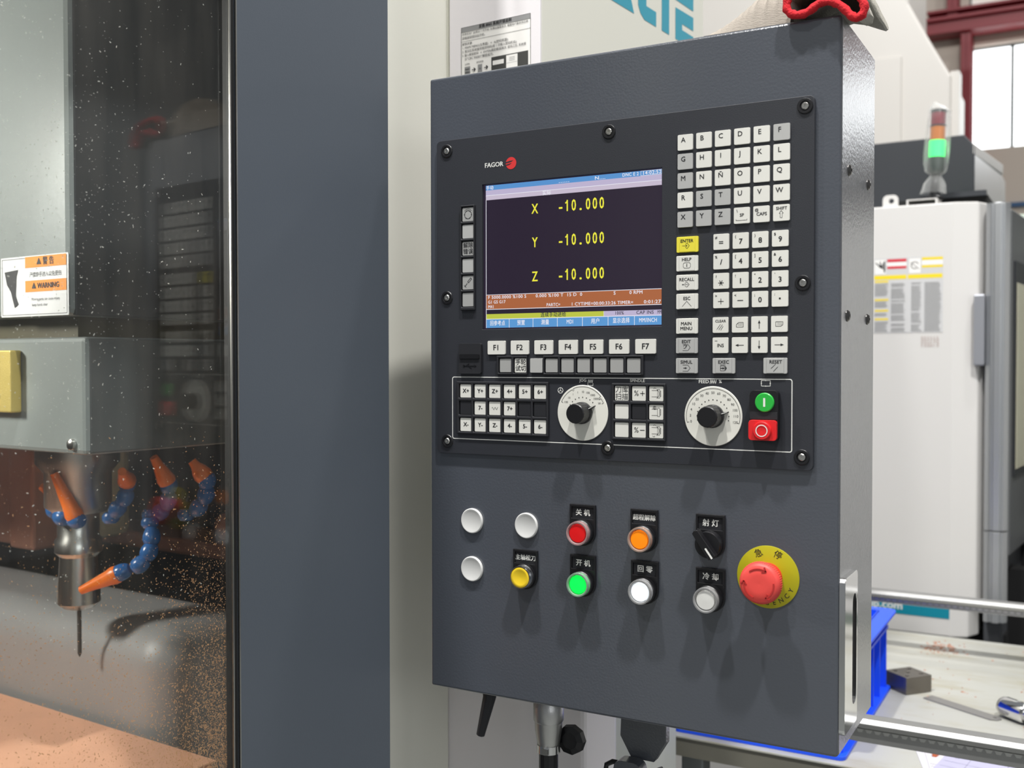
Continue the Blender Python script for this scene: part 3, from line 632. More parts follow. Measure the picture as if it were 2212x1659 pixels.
# ---- emergency stop
ex, ez = -282.2, -212.4
es = rd([31.0, 31.0, 30.6], [0, 0.8, 1.0], ex, ez, 64).build('emergency_stop', M_SIGN, panel)
mb = MB()
for ch, a in (('急', 112), ('停', 66)):
    mb = MB(); aa = math.radians(a); tx(mb, ch, 8.6, ex+24.4*math.cos(aa), ez+24.4*math.sin(aa), 1.15, 0, 0.0, rot=aa-math.pi/2); mb.build('sign_text', M_INK, es)
for i, ch in enumerate('EMERGENCY'):
    mb = MB(); aa = math.radians(-158+16.6*i); tx(mb, ch, 6.6, ex+25.6*math.cos(aa), ez+25.6*math.sin(aa), 1.15, 0, 0.0, rot=aa+math.pi/2); mb.build('sign_text', M_INK, es)
rd([14.5, 14.5, 12.5, 12.5], [1, 9, 10, 22], ex, ez, 32).build('stop_collar', M_BTNR, es)
hd = MB(); seg = 72; prof = [(15, 20), (19.4, 21.5), (20.3, 23.5), (20.3, 27), (19.3, 30.8), (16.8, 32.6), (8, 33.0), (0, 32.7)]
hd.lathe([(r*MM, -h*MM) for r, h in prof], (X(ex), 0, Z(ez-1.2)), 'y', seg)
for i in range(60):
    a = 2*math.pi*i/60; c1, s1 = math.cos(a), math.sin(a)
    hd.tube([(X(ex)+20.3*MM*c1, -22.8*MM, Z(ez-1.2)+20.3*MM*s1), (X(ex)+20.1*MM*c1, -28*MM, Z(ez-1.2)+20.1*MM*s1)], 0.00045, 5)
head = hd.build('mushroom_head', M_ESTOP, es)
mb = MB()
for a0, a1 in ((128, 62), (8, -62), (248, 172)):
    mb = pr(arc(ex, ez-1.2, 14.6, a1, a0, 1.3, 16), 32.3, 33.25, mb=mb)
    aa = math.radians(a1); tip = Vector((ex+14.6*math.cos(aa), ez-1.2+14.6*math.sin(aa))); d = Vector((math.sin(aa), -math.cos(aa))); n = Vector((d.y, -d.x))
    for sgn in (1, -1):
        e = tip-d*3.2+n*sgn*2.8; mb = pr(stroke(tip.x+d.x*0.4, tip.y+d.y*0.4, e.x, e.y, 1.2), 32.0, 33.25, mb=mb)
mb.build('twist_arrows', M_ESTOPD, es)

# ================================================================== GLOVES on the panel top
def cloth(name, rgb, bumps, sc, stretch=None): return mat(name, rgb, 0.9, bump=bumps, bscale=sc, var=0.10, vscale=60, stretch=stretch)
M_KNIT = cloth('cotton_knit', (214, 204, 190), 1.0, 260, (1, 1, 4))
M_KNIT2 = cloth('cotton_knit_greyish', (160, 156, 146), 1.0, 300, (4, 1, 1))
M_CUFF = cloth('red_overlock', (196, 24, 36), 1.0, 500)
RIM = [(-.2628, .349), (-.2642, .3425), (-.2640, .3372), (-.2608, .3330), (-.2545, .3305), (-.2477, .3305), (-.2414, .3330), (-.2355, .3372), (-.2297, .3392), (-.2217, .3382), (-.2150, .3340), (-.2085, .3275), (-.2045, .3222), (-.1988, .3186), (-.1937, .3211), (-.1916, .327), (-.1933, .3335), (-.1975, .341), (-.206, .3475), (-.2160, .3520), (-.2290, .3535), (-.243, .3545), (-.255, .3535)]
g1 = empty('work_glove', (-0.235, 1.02, EYE+0.33), 'white cotton work glove with red cuff rim facing the viewer on panel corner', 'glove', 'pair of work gloves')
def loc1(x, y, z): return (x+0.235, y-1.02, z-0.33)
rim = [loc1(x, 1.013, z+0.0015) for x, z in RIM]
mb = MB(); dense = []
for i in range(len(rim)):
    a, b_ = Vector(rim[i]), Vector(rim[(i+1) % len(rim)])
    dense += [tuple(a), tuple((a+b_)/2)]
mb.tube(dense, [0.0040+0.0005*math.sin(i*2.1) for i in range(len(dense))], 10, closed=True)
mb.build('cuff_rim', M_CUFF, g1)
rings = []
for k in range(7):
    t_ = k/6; y = 1.013+0.065*t_; ring = []
    for i, (x, z) in enumerate(RIM):
        cxm, czm = -0.228, 0.345
        sc = 1-0.10*t_+0.02*math.sin(i*1.9+k)
        zz = czm+(z-czm)*sc+0.010*t_; xx = cxm+(x-cxm)*sc
        if x < -0.2135: zz = max(zz, 0.3325)
        ring.append(loc1(xx, y, zz))
    rings.append(ring)
o = MB().loft(rings, 0, True, True, False, True).build('sleeve', M_KNIT2, g1)
md = o.modifiers.new('thick', 'SOLIDIFY'); md.thickness = 0.0016
# hand of the glove flopping over the side
rings = []
path = [(-0.234, 1.114, 0.378, 0.046, 0.026), (-0.222, 1.118, 0.376, 0.048, 0.026), (-0.210, 1.124, 0.370, 0.048, 0.024), (-0.202, 1.130, 0.363, 0.046, 0.018), (-0.198, 1.134, 0.3575, 0.040, 0.010)]
path = [(-0.250, 1.112, 0.370, 0.040, 0.024)]+path
for k, (x, y, z, ry_, rz_) in enumerate(path):
    ring = []
    for i in range(20):
        a = 2*math.pi*i/20
        ring.append(loc1(x+0.55*rz_*math.sin(a)*(-0.6 if k else 0), y+ry_*math.cos(a), z+rz_*math.sin(a)*(1+0.08*math.sin(5*a))))
    rings.append(ring)
MB().loft(rings, 0, True, True, True, True).build('fingers', M_KNIT2, g1)
g2 = empty('work_glove', (-0.30, 1.02, EYE+0.33), 'white ribbed cotton work glove lying flat left of the red rimmed one', 'glove', 'pair of work gloves')
rings = []
n = 56
def gl_h(t_): return 0.002+0.050*min(1, t_/0.62)+0.012*max(0, (t_-0.62)/0.38)
for k in range(n):
    t_ = k/(n-1); x = -0.352+0.088*t_; hgt = gl_h(t_)+0.0009*math.sin(k*1.6)
    ring = []
    for i in range(25):
        u = i/24; a = math.pi*u
        ring.append((x+0.30, 0.006+0.12*u, 0.0003+(hgt+(0.0045*math.sin(k*0.95+u*4)*min(1, (t_-0.5)*5) if t_ > 0.5 else 0))*(math.sin(a)**0.5)))
    rings.append(ring)
MB().loft(rings, 0, False, True).build('ribbed_cuff', cloth('cotton_rib', (150, 142, 132), 0.8, 200, (1, 8, 8)), g2)

# ================================================================== LEFT MACHINING CENTRE (its own axes: x outwards from the door, y along the door)
AL = math.radians(-4.3)
WA = Vector((math.cos(AL), math.sin(AL), 0)); UA = Vector((-math.sin(AL), math.cos(AL), 0))
WO, UO = -1.3, 1.0
mo = WA*WO+UA*UO
mach = empty('machining_center', (mo.x, mo.y, 0), 'cream and slate machining center with dirty door window on the left', 'machine', rz=AL)
OFF = Matrix.Translation((-WO, -UO, EYE))
def mm_(): b_ = MB(); b_.T = OFF; return b_
M_INNER = mat('inner_wall_dark', (30, 25, 25), 0.45, var=0.2, vscale=3)
M_HEAD = mat('spindle_head_grey', (142, 148, 146), 0.32, bump=0.15, bscale=150, var=0.05, vscale=6)
M_COPPERW = mat('copper_bright', (246, 184, 150), 0.5, 0.15, bump=0.5, bscale=300, var=0.12, vscale=12)
M_FIX = mat('fixture_grey', (150, 150, 150), 0.5, 0.1, bump=0.1, bscale=200, var=0.08, vscale=7)
M_BRASS = mat('yellow_passivated_steel', (206, 184, 104), 0.45, 0.35, bump=0.3, bscale=500, var=0.06, vscale=40)
b = mm_()
b.box(-0.945, -0.905, 0.948, 1.20, -EYE+0.05, 1.0)
b.box(-0.97, -0.748, 1.20, 1.745, -0.30, 1.0)
body = b.build('front_cover', M_CREAM, mach, 0.004)
mm_().box(-0.90, -0.748, 1.1965, 1.2005, 0.0, 1.0).build('column_cover', M_WHITE, mach, 0.001)
b = mm_(); b.prism([(-0.97, 1.20), (-0.681, 1.20), (-0.681, 1.285), (-0.70, 1.325), (-0.76, 1.345), (-0.97, 1.345)], -EYE, -0.30, 'z'); b.build('lower_cover', M_WHITE, mach, 0.006)
mm_().box(-0.97, -0.74, 1.35, 1.62, -EYE, -0.31).build('rear_cover', mat('machine_green_grey', (190, 192, 184), 0.5), mach, 0.004)
# enclosure walls
b = mm_()
b.box(-2.5, -0.93, 1.72, 1.745, -EYE, 1.0); b.box(-2.5, -2.46, -0.3, 1.745, -EYE, 1.0); b.box(-2.5, -0.84, -0.3, -0.26, -EYE, 1.0)
b.box(-2.5, -0.84, -0.3, 1.745, 0.97, 1.0); b.box(-2.5, -0.84, -0.3, 1.745, -EYE, -1.10)
b.build('enclosure', M_INNER, mach)
mm_().box(-0.94, -0.85, -0.30, 0.10, -1.09, 0.965).box(-0.94, -0.88, 0.10, 0.947, 0.82, 0.965).box(-0.94, -0.88, 0.10, 0.947, -1.09, -0.92).build('front_frame', M_CREAM, mach)
# sliding door with window
door = mm_()
door.prism([(0.10, -0.90), (0.943, -0.90), (0.943, 0.80), (0.10, 0.80)], -0.8095, -0.7985, 'x', 0, [rrect(0.17, 0.7125, -0.78, 0.72, 0.01)])
door = door.build('door', M_DOOR, mach, 0.0012)
M_GASK = mat('rubber_gasket', (14, 14, 15), 0.6)
g = mm_(); g.prism(rrect(0.171, 0.7115, -0.779, 0.719, 0.01), -0.8093, -0.8000, 'x', 0, [rrect(0.180, 0.7045, -0.77, 0.71, 0.008)]); g.build('window_gasket', M_GASK, door, 0.001)
g = mm_(); g.prism(rrect(0.1800, 0.7060, -0.7705, 0.7105, 0.008), -0.8005, -0.7985, 'x', 0, [rrect(0.1814, 0.7046, -0.769, 0.709, 0.008)])
g.prism(rrect(0.1697, 0.7135, -0.781, 0.721, 0.01), -0.8000, -0.7979, 'x', 0, [rrect(0.1710, 0.7122, -0.7797, 0.7197, 0.01)]); g.build('window_trim', M_STEEL, door)
# dirty window pane
def glass_mat():
    m = bpy.data.materials.new('dirty_door_glass'); m.use_nodes = True; nt = m.node_tree; nt.nodes.clear()
    N = nt.nodes.new; L_ = nt.links.new
    out = N('ShaderNodeOutputMaterial'); tr = N('ShaderNodeBsdfTransparent'); tr.inputs[0].default_value = (0.94, 0.955, 0.95, 1)
    gl = N('ShaderNodeBsdfGlossy'); gl.inputs['Roughness'].default_value = 0.03; gl.inputs[0].default_value = (1, 1, 1, 1)
    lw = N('ShaderNodeLayerWeight'); lw.inputs[0].default_value = 0.5
    pw = N('ShaderNodeMath'); pw.operation = 'POWER'; pw.inputs[1].default_value = 5; L_(lw.outputs['Facing'], pw.inputs[0])
    fr = N('ShaderNodeMath'); fr.operation = 'MULTIPLY_ADD'; fr.inputs[1].default_value = 0.96; fr.inputs[2].default_value = 0.036; L_(pw.outputs[0], fr.inputs[0])
    m1 = N('ShaderNodeMixShader'); L_(fr.outputs[0], m1.inputs[0]); L_(tr.outputs[0], m1.inputs[1]); L_(gl.outputs[0], m1.inputs[2])
    df = N('ShaderNodeBsdfDiffuse'); df.inputs[0].default_value = (0.62, 0.58, 0.52, 1); tl = N('ShaderNodeBsdfTranslucent'); tl.inputs[0].default_value = (0.62, 0.56, 0.5, 1)
    m2 = N('ShaderNodeMixShader'); m2.inputs[0].default_value = 0.5; L_(df.outputs[0], m2.inputs[1]); L_(tl.outputs[0], m2.inputs[2])
    tc = N('ShaderNodeTexCoord'); mp = N('ShaderNodeMapping'); mp.inputs['Scale'].default_value = (60, 60, 5); L_(tc.outputs['Object'], mp.inputs[0])
    n1 = N('ShaderNodeTexNoise'); n1.inputs['Scale'].default_value = 1.0; n1.inputs['Detail'].default_value = 5; L_(mp.outputs[0], n1.inputs['Vector'])
    n2 = N('ShaderNodeTexNoise'); n2.inputs['Scale'].default_value = 9; n2.inputs['Detail'].default_value = 6; L_(tc.outputs['Object'], n2.inputs['Vector'])
    mu = N('ShaderNodeMath'); mu.operation = 'MULTIPLY'; L_(n1.outputs['Fac'], mu.inputs[0]); L_(n2.outputs['Fac'], mu.inputs[1])
    mr = N('ShaderNodeMapRange'); mr.inputs[1].default_value = 0.15; mr.inputs[2].default_value = 0.45; mr.inputs[3].default_value = 0.004; mr.inputs[4].default_value = 0.036; L_(mu.outputs[0], mr.inputs[0])
    m3 = N('ShaderNodeMixShader'); L_(mr.outputs[0], m3.inputs[0]); L_(m1.outputs[0], m3.inputs[1]); L_(m2.outputs[0], m3.inputs[2])
    L_(m3.outputs[0], out.inputs[0]); return m
mm_().box(-0.807, -0.801, 0.1795, 0.7050, -0.7705, 0.7105).build('window_pane', glass_mat(), door)

# inside: spindle head
hd_ = mm_()
hd_.box(-1.95, -1.154, 0.765, 1.6, 0.058, 0.96)
head_ = hd_.build('spindle_head', M_HEAD, mach, 0.008)
M_HSHADE = mat('head_side_shade', (54, 56, 58), 0.4, var=0.08, vscale=5)  # shade on the head's side put into colour, as a thin skin
mm_().box(-1.16, -1.153, 0.772, 1.6, 0.058, 0.96).build('side_shade', M_HSHADE, head_, 0.002)
mm_().box(-1.16, -1.149, 0.788, 1.6, -0.113, 0.030).build('side_shade', mat('lower_head_side_shade', (84, 87, 88), 0.4, var=0.08, vscale=5), head_, 0.002)  # paler skin, shade on the lower box's side put into colour
mm_().box(-1.95, -1.19, 0.80, 1.6, 0.030, 0.06).build('head_gap', mat('olive_band', (74, 68, 44), 0.5), head_)  # dark olive band between the two head boxes
mm_().box(-1.95, -1.150, 0.782, 1.6, -0.115, 0.032).build('head_lower_box', M_HEAD, head_, 0.006)
pb = mm_(); pb.box(-1.42, -1.285, 0.766, 0.7815, -0.065, 0.016); pb.build('yellow_plate', M_BRASS, head_, 0.002)
for z in (-0.007, -0.042):
    s = mm_(); s.lathe([(0.008, -0.001), (0.008, 0.001), (0.0065, 0.0035), (0.003, 0.004), (0, 0.003)][::1], (0, 0, 0), 'y', 14)
    s = MB(); s.T = OFF @ Matrix.Translation((-1.3175, 0.766, z)); s.lathe([(0.0075, 0), (0.007, -0.003), (0.004, -0.005), (0, -0.005)], (0, 0, 0), 'y', 14); s.build('plate_screw', M_STEEL, head_)
s = MB(); s.T = OFF @ Matrix.Translation((-1.1766, 0.782, -0.1021)); s.lathe([(0.0075, 0), (0.007, -0.004), (0.004, -0.006), (0, -0.006)], (0, 0, 0), 'y', 14); s.build('plate_screw', M_STEEL, head_)
w = mm_(); w.prism(rrect(-1.3015, -1.1555, 0.0580+0.0003, 0.1345, 0.002), 0.7645, 0.7652, 'y')
wl = w.build('warning_label', mat('label_white', (228, 228, 228), 0.5), head_)
w = mm_()
for z0, z1 in ((0.1195, 0.1332), (0.0890, 0.1032)): flat(w, [(-1.2465, z0), (-1.1595, z0), (-1.1595, z1), (-1.2465, z1)], 0.7642, 'y', 0)
w.build('warning_bands', M_ORANGEP, wl)
w = mm_()
w.text('▲ 警 告', 0.0105, TF(-1.203, 0.7639, 0.1262), 0, 0.02); w.text('▲ WARNING', 0.0095, TF(-1.203, 0.7639, 0.0960), 0, 0.03)
w.text('严禁伸手进入以免受伤', 0.0068, TF(-1.203, 0.7639, 0.110), 0, 0.0); w.text('Moving parts can cause injury', 0.0050, TF(-1.203, 0.7639, 0.0795), 0, 0.0); w.text('keep hands clear', 0.0050, TF(-1.215, 0.7639, 0.0725), 0, 0.0)
flat(w, rrect(-1.2985, -1.1585, 0.0605, 0.1322, 0.001), 0.7643, 'y', 0, [rrect(-1.2979, -1.1591, 0.0611, 0.1316, 0.001)])
flat(w, [(-1.292, 0.116), (-1.262, 0.118), (-1.266, 0.110), (-1.268, 0.085), (-1.262, 0.074), (-1.270, 0.070), (-1.278, 0.090), (-1.287, 0.100)], 0.7639, 'y', 0)
w.build('warning_text', M_INK, wl)
# spindle nose, holder, tool
sp = mm_(); sx0, sy0 = -1.417, 0.95
sp.lathe([(0.060, -0.115), (0.060, -0.150), (0.048, -0.165), (0.048, -0.215), (0.040, -0.225)], (sx0, sy0, 0), 'z', 28)
spn = sp.build('spindle', M_ZINC, mach)
mm_().lathe([(0.030, -0.225), (0.030, -0.262), (0.034, -0.268), (0.034, -0.285), (0.027, -0.292), (0.030, -0.335), (0.031, -0.362), (0.022, -0.370), (0.008, -0.374)], (sx0, sy0, 0), 'z', 24).build('tool_holder', M_STEEL, spn)
mm_().lathe([(0.0032, -0.372), (0.0032, -0.44), (0.0005, -0.446)], (sx0, sy0, 0), 'z', 10).build('drill', M_DKP, spn)
M_HOSE = mat('hose_blue', (36, 96, 160), 0.25, spec=0.6); M_NOZ = mat('nozzle_orange', (240, 118, 24), 0.35)
def I(px, py): return (-1.4619+(px-130)*0.001075, -0.161-(py-1010)*0.00066+(px-130)*0.00003)
HOSES = [([(-1.440, .955, -.158), (-1.447, .935, -.178), (-1.442, .925, -.202), (-1.428, .918, -.220), (-1.404, .915, -.229), (-1.376, .92, -.231)], (-1.400, .90, -.162)),
         ([(-1.345, .955, -.230), (-1.328, .955, -.214), (-1.317, .96, -.196), (-1.318, .965, -.176)], (-1.283, .93, -.155)),
         ([(-1.300, .99, -.226), (-1.276, .99, -.219), (-1.258, .99, -.200), (-1.257, .99, -.178)], (-1.258, .965, -.136)),
         ([(-1.232, 1.0, -.222), (-1.204, 1.0, -.208), (-1.188, 1.0, -.188), (-1.186, 1.0, -.168)], (-1.200, .985, -.140)),
         ([(-1.268, .965, -.232), (-1.258, .96, -.251), (-1.258, .955, -.272), (-1.266, .945, -.289), (-1.288, .93, -.300)], (-1.338, .90, -.326)),
         ([(-1.462, .96, -.196), (-1.452, .95, -.214)], (-1.487, .935, -.190))]
seg_me = None
for hi, (pts, tip) in enumerate(HOSES):
    pts = [Vector(p) for p in pts]
    root = mm_(); root.lathe([(0.009, -0.007), (0.0125, -0.002), (0.0125, 0.004), (0.009, 0.009)], tuple(pts[0]), 'z', 14)
    hr = root.build('coolant_hose', M_HOSE, mach)
    for i in range(1, len(pts)):
        p = pts[i]; d = (pts[min(i+1, len(pts)-1)]-pts[i-1]).normalized()
        if seg_me is None:
            s = MB(); s.lathe([(0.0075, -0.014), (0.0105, -0.010), (0.0125, -0.003), (0.0125, 0.003), (0.010, 0.009), (0.007, 0.011)], (0, 0, 0), 'z', 14)
            so = s.build('hose_segment', M_HOSE, hr); seg_me = so.data
        else: so = bpy.data.objects.new('hose_segment', seg_me); C.objects.link(so); so.parent = hr
        so.matrix_local = OFF @ Matrix.Translation(p) @ d.to_track_quat('Z', 'Y').to_matrix().to_4x4()
    e = pts[-1]; tp = Vector(tip); d = (tp-e).normalized(); ln = (tp-e).length
    s = MB(); s.T = OFF @ Matrix.Translation(e) @ d.to_track_quat('Z', 'Y').to_matrix().to_4x4()
    s.lathe([(0.0125, 0.004), (0.0135, 0.010), (0.0115, 0.018), (0.0075, ln*0.75), (0.0060, ln)], (0, 0, 0), 'z', 14); s.build('nozzle', M_NOZ, hr)
# column covers behind the spindle
M_COPLIT = mat('copper_lit_cover', (176, 122, 100), 0.5, 0.2, var=0.15, vscale=10)  # warm light from the copper put into the covers' colour
for k, (x0, x1) in enumerate(((-2.25, -2.05), (-2.04, -1.95), (-1.94, -1.86))):
    mm_().box(x0, x1, 1.15+0.02*(k % 2), 1.3, -0.36, -0.12).build('way_cover', M_COPLIT, mach, 0.006)
mm_().box(-1.85, -1.76, 1.2, 1.3, -0.34, -0.12).build('coolant_pipe', mat('pale_pipe', (214, 206, 172), 0.4), mach, 0.02)
mm_().box(-2.3, -1.35, 1.30, 1.42, -0.365, -0.335).build('rear_rail', M_COPLIT, mach, 0.006)
mm_().box(-1.52, -1.30, 1.28, 1.36, -0.33, -0.27).build('rear_block', M_COPLIT, mach, 0.03)
mm_().box(-2.4, -0.98, 0.4, 1.6, -1.095, -0.80).build('machine_table', mat('table_dark', (60, 56, 54), 0.5), mach, 0.01)

def mworld(w_, u_, z_): p = WA*w_+UA*u_; return (p.x, p.y, z_+EYE)
fx = empty('fixture_block', mworld(-1.7, 1.08, -0.80), 'large pale grey fixture block behind the window under the spindle', 'block', rz=AL)
mbf = MB(); mbf.box(-0.6, 0.44, -0.10, 0.12, 0.0, 0.40)
mbf.build('block_body', M_FIX, fx, 0.06, seg=8, soft=True)
cw = empty('copper_plate', mworld(-1.5, 0.80, -0.80), 'broad bright copper workpiece low behind the chip covered window', 'workpiece', rz=AL)
MB().box(-0.7, 0.37, -0.22, 0.165, 0.0, 0.25).build('plate_body', M_COPPERW, cw, 0.01)
MB().box(-0.7, 0.37, -0.22, 0.165, 0.25, 0.252).build('plate_top', M_COPPERW, cw)

# chips and coolant specks on the inside of the window
def flakes(name, n, sampler, m, smin, smax, label, cat, depth):
    vs, fs = [], []
    for _ in range(n):
        u, z = sampler(); s = smin+(smax-smin)*random.random()**3; l = s*random.uniform(0.6, 1.7); a = random.uniform(0, math.pi)
        c1, s1 = math.cos(a), math.sin(a); bI = len(vs); th = random.uniform(0.0002, 0.0007)
        for du, dv, dw in ((-l, -s*.5, 0), (l, -s*.35, 0), (l*.7, s*.5, 0), (-l*.8, s*.4, 0), (0, 0, -th)):
            uu, zz = u+du*c1-dv*s1, z+du*s1+dv*c1
            vs.append((depth-0.00005+dw, uu, zz))
        fs += [(bI, bI+1, bI+2, bI+3), (bI+1, bI, bI+4), (bI+2, bI+1, bI+4), (bI+3, bI+2, bI+4), (bI, bI+3, bI+4)]
    vs = [tuple(WA*p[0]+UA*p[1]+Vector((0, 0, p[2]+EYE))) for p in vs]
    me = bpy.data.meshes.new(name); me.from_pydata(vs, [], fs); me.materials.append(m)
    o = bpy.data.objects.new(name, me); C.objects.link(o); tag(o, label, cat, kind='stuff'); return o
def s_chip():
    while True:
        u, z = random.uniform(0.40, 0.703), random.uniform(-0.46, -0.02)
        d = max(0.0, min(1.0, (-0.06-z)/0.36)); e = max(0.0, (u-0.52)/0.18)
        if random.random() < 0.05*d+0.42*d**3*(0.35+e*e*1.4)+0.5*max(0, (u-0.63)/0.07)*d**2: return u, z
def s_white():
    while True:
        u, z = random.uniform(0.40, 0.70), random.uniform(-0.25, 0.36)
        e = math.exp(-((u-0.53)/0.06)**2)*(0.2+math.exp(-((z-0.13)/0.10)**2))
        if random.random() < 0.10+0.9*e: return u, z
M_CHIP = mat('copper_chip', (240, 176, 126), 0.4, 0.2, var=0.3, vscale=200)
M_DROP = mat('coolant_speck', (240, 240, 236), 0.3, var=0.1)
_n = M_DROP.node_tree; _t = _n.nodes.new('ShaderNodeBsdfTranslucent'); _t.inputs[0].default_value = (0.95, 0.95, 0.93, 1); _m = _n.nodes.new('ShaderNodeMixShader'); _m.inputs[0].default_value = 0.7
_n.links.new(_n.nodes['Principled BSDF'].outputs[0], _m.inputs[1]); _n.links.new(_t.outputs[0], _m.inputs[2]); _n.links.new(_m.outputs[0], _n.nodes['Material Output'].inputs[0])
flakes('copper_chips', 24000, s_chip, M_CHIP, 0.00018, 0.0009, 'fine copper chips stuck on the lower part of the machine window', 'chips', -0.8074)
flakes('coolant_specks', 2200, s_white, M_DROP, 0.00015, 0.0008, 'pale dried coolant specks on the upper part of the machine window', 'specks', -0.8074)

# printed notice on the column, lettering on its side
q_ = 1.1965
n = mm_(); n.prism([(-0.8785, 0.385), (-0.7625, 0.385), (-0.7625, 0.4705), (-0.8785, 0.4705)], q_-0.0002, q_-0.0006, 'y')
no = n.build('notice_sheet', M_PAPER, mach)
def nx_(px): return -0.8785+(px-345)/(1720-345)*(0.116)            # sheet widths
def nz_(v): return 0.4705-v*0.0705                                  # 0 top .. 1 lower visible edge
n = mm_(); y = q_-0.0009
flat(n, [(-0.8785, nz_(.10)), (-0.7625, nz_(.10)), (-0.7625, nz_(0)), (-0.8785, nz_(0))], y, 'y', 1)
flat(n, [(-0.8785, 0.385), (-0.7625, 0.385), (-0.7625, 0.4705), (-0.8785, 0.4705)], y, 'y', 0, [[(-0.8779, 0.3856), (-0.8779, 0.4699), (-0.7631, 0.4699), (-0.7631, 0.3856)]])
flat(n, stroke(-0.8785, nz_(.285), -0.7625, nz_(.285), 0.0004), y, 'y', 0)
y2 = q_-0.0012
def nt_(s, x, v, size=0.0047, bold=0.0): n.text(s, size, TF(x, y2, nz_(v)), 0, bold, 'LEFT')
n.text('发格 8065 系统开锁说明', 0.0052, TF(-0.8205, y2, nz_(.05)), 0, 0.03)
nt_('系统在出厂前预设 7 天开始, 在弹出报警提示, 提醒用户联系供应商', -0.8765, .145, 0.0038); nt_('获取解锁密码后开机。', -0.8765, .225, 0.0042)
nt_('解锁步骤:', -0.8765, .34, 0.0042); nt_('1. MAIN MENU(主界面)  →  A(密码界面);', -0.8765, .415, 0.0044); nt_('2. 按对应系统编号提供时间(每 1 次输入密码机会);', -0.8765, .49, 0.0042)
nt_('3. 输入解锁密码  →  ENTER(确定键)按两次, 密码之后, 系统提', -0.8765, .565, 0.0040); nt_('示"CRC PASS!!!"解锁成功。', -0.8725, .64, 0.0044)
nt_('主菜单', -0.8725, .745, 0.0030); nt_('密码界面', -0.8520, .745, 0.0030)
flat(n, rrect(-0.8725, -0.8630, nz_(.96), nz_(.79), 0.0003), y, 'y', 1); flat(n, rrect(-0.8500, -0.8425, nz_(.96), nz_(.79), 0.0003), y, 'y', 1)
nt_('→', -0.8605, .875, 0.008, 0.06); nt_('→', -0.8395, .875, 0.008, 0.06); nt_('A', -0.8475, .875, 0.0045)
n.text('MAIN', 0.003, TF(-0.8678, y2, nz_(.845)), 0, 0.02); n.text('MENU', 0.003, TF(-0.8678, y2, nz_(.905)), 0, 0.02)
flat(n, rrect(-0.8270, -0.7665, nz_(1.0), nz_(.70), 0.0002), y, 'y', 2)
flat(n, rrect(-0.8245, -0.8060, nz_(.86), nz_(.775), 0.0002), y2, 'y', 3); flat(n, rrect(-0.8020, -0.7835, nz_(.975), nz_(.72), 0.0002), y2, 'y', 3)
for v in (.77, .80, .83): flat(n, stroke(-0.797, nz_(v), -0.788, nz_(v), 0.0006), y2-0.0001, 'y', 1)
flat(n, stroke(-0.802, nz_(.87), -0.7835, nz_(.87), 0.0003), y2-0.0001, 'y', 1); flat(n, stroke(-0.777, nz_(1.03), -0.777, nz_(1.13), 0.0012), y2, 'y', 0)
n.build('notice_print', [M_INK, M_GREYP, M_DKP, M_PAPER], no)
n = mm_(); xw = -0.7476
def lo(p): flat(n, p, xw, 'x')
lo([(1.395, .543), (1.4722, .543), (1.462, .562), (1.452, .620), (1.425, .620), (1.395, .570)])
lo([(1.5151, .5667), (1.5508, .5667), (1.5508, .543), (1.508, .543), (1.494, .550), (1.486, .561), (1.486, .620), (1.5151, .620)])
lo([(1.5716, .543), (1.6, .543), (1.6, .620), (1.5716, .620)])
lo([(1.6245, .543), (1.698, .543), (1.698, .5644), (1.6516, .5644), (1.6516, .5746), (1.698, .5746), (1.698, .5975), (1.6245, .5955)])
lo([(1.605, .6085), (1.698, .6085), (1.698, .632), (1.605, .632)])
n.build('brand_lettering', M_TEAL, mach)
# work lamp inside the machine
p1 = mworld(-1.75, 0.10, 0.35); p2 = mworld(-1.45, 0.95, -0.25)
area('machine_work_lamp', p1, p2, 0.2, 16, (1, 0.97, 0.9))

# ================================================================== RIGHT MACHINE
rm = empty('milling_machine', (-0.7, 3.4, 0), 'white milling machine with signal tower behind the workbench on the right', 'machine')
def rr_(): b_ = MB(); b_.T = Matrix.Translation((0.7, -3.4, EYE)); return b_
M_RW = mat('milling_white', (206, 204, 201), 0.5, var=0.015, vscale=2); M_RW2 = mat('milling_pale_green_white', (200, 204, 199), 0.5, var=0.015, vscale=2)
M_SLATE = mat('hood_slate', (42, 45, 50), 0.45, var=0.03)
M_ALU = mat('aluminium_extrusion', (196, 198, 200), 0.35, 0.85, var=0.04)
def plan(off, z0, z1):
    b_ = rr_(); b_.prism([(-1.25, 2.9-off), (-0.328, 2.9-off), (-0.268, 2.925-off), (-0.252, 2.96), (-0.252, 3.9), (-1.25, 3.9)], z0, z1, 'z'); return b_
plan(0.0, -0.628, 0.410).build('cabinet_cover', M_RW, rm, 0.004)
b = rr_(); b.prism([(-1.25, 2.896), (-0.328, 2.896), (-0.285, 2.915), (-0.265, 2.96), (-0.265, 3.9), (-1.25, 3.9)], -0.712, -0.633, 'z'); b.build('lower_band', M_RW, rm, 0.004)
b = rr_(); b.prism([(-0.9, -0.665), (-0.328, -0.665), (-0.328, -0.634), (-0.9, -0.634)], 2.8955, 2.8949, 'y'); ban = b.build('teal_banner', mat('teal_banner', (0, 128, 150), 0.5), rm)
b = rr_(); b.text('up.com', 0.030, TF(-0.442, 2.8946, -0.6435), 0, 0.03, 'RIGHT'); b.build('banner_text', M_WINK, ban)
b = rr_(); b.lathe([(0.0075, -0.001), (0.0075, 0.0)], (-0.4985, 2.899, -0.617), 'y', 14); b.build('plug_hole', M_VOID, rm)
rr_().box(-1.25, -0.62, 2.92, 3.88, -EYE, -0.712).build('lower_cover', M_RW, rm)
rr_().box(-0.62, -0.20, 3.00, 3.88, -EYE, -0.715).build('base', M_VOID, rm)
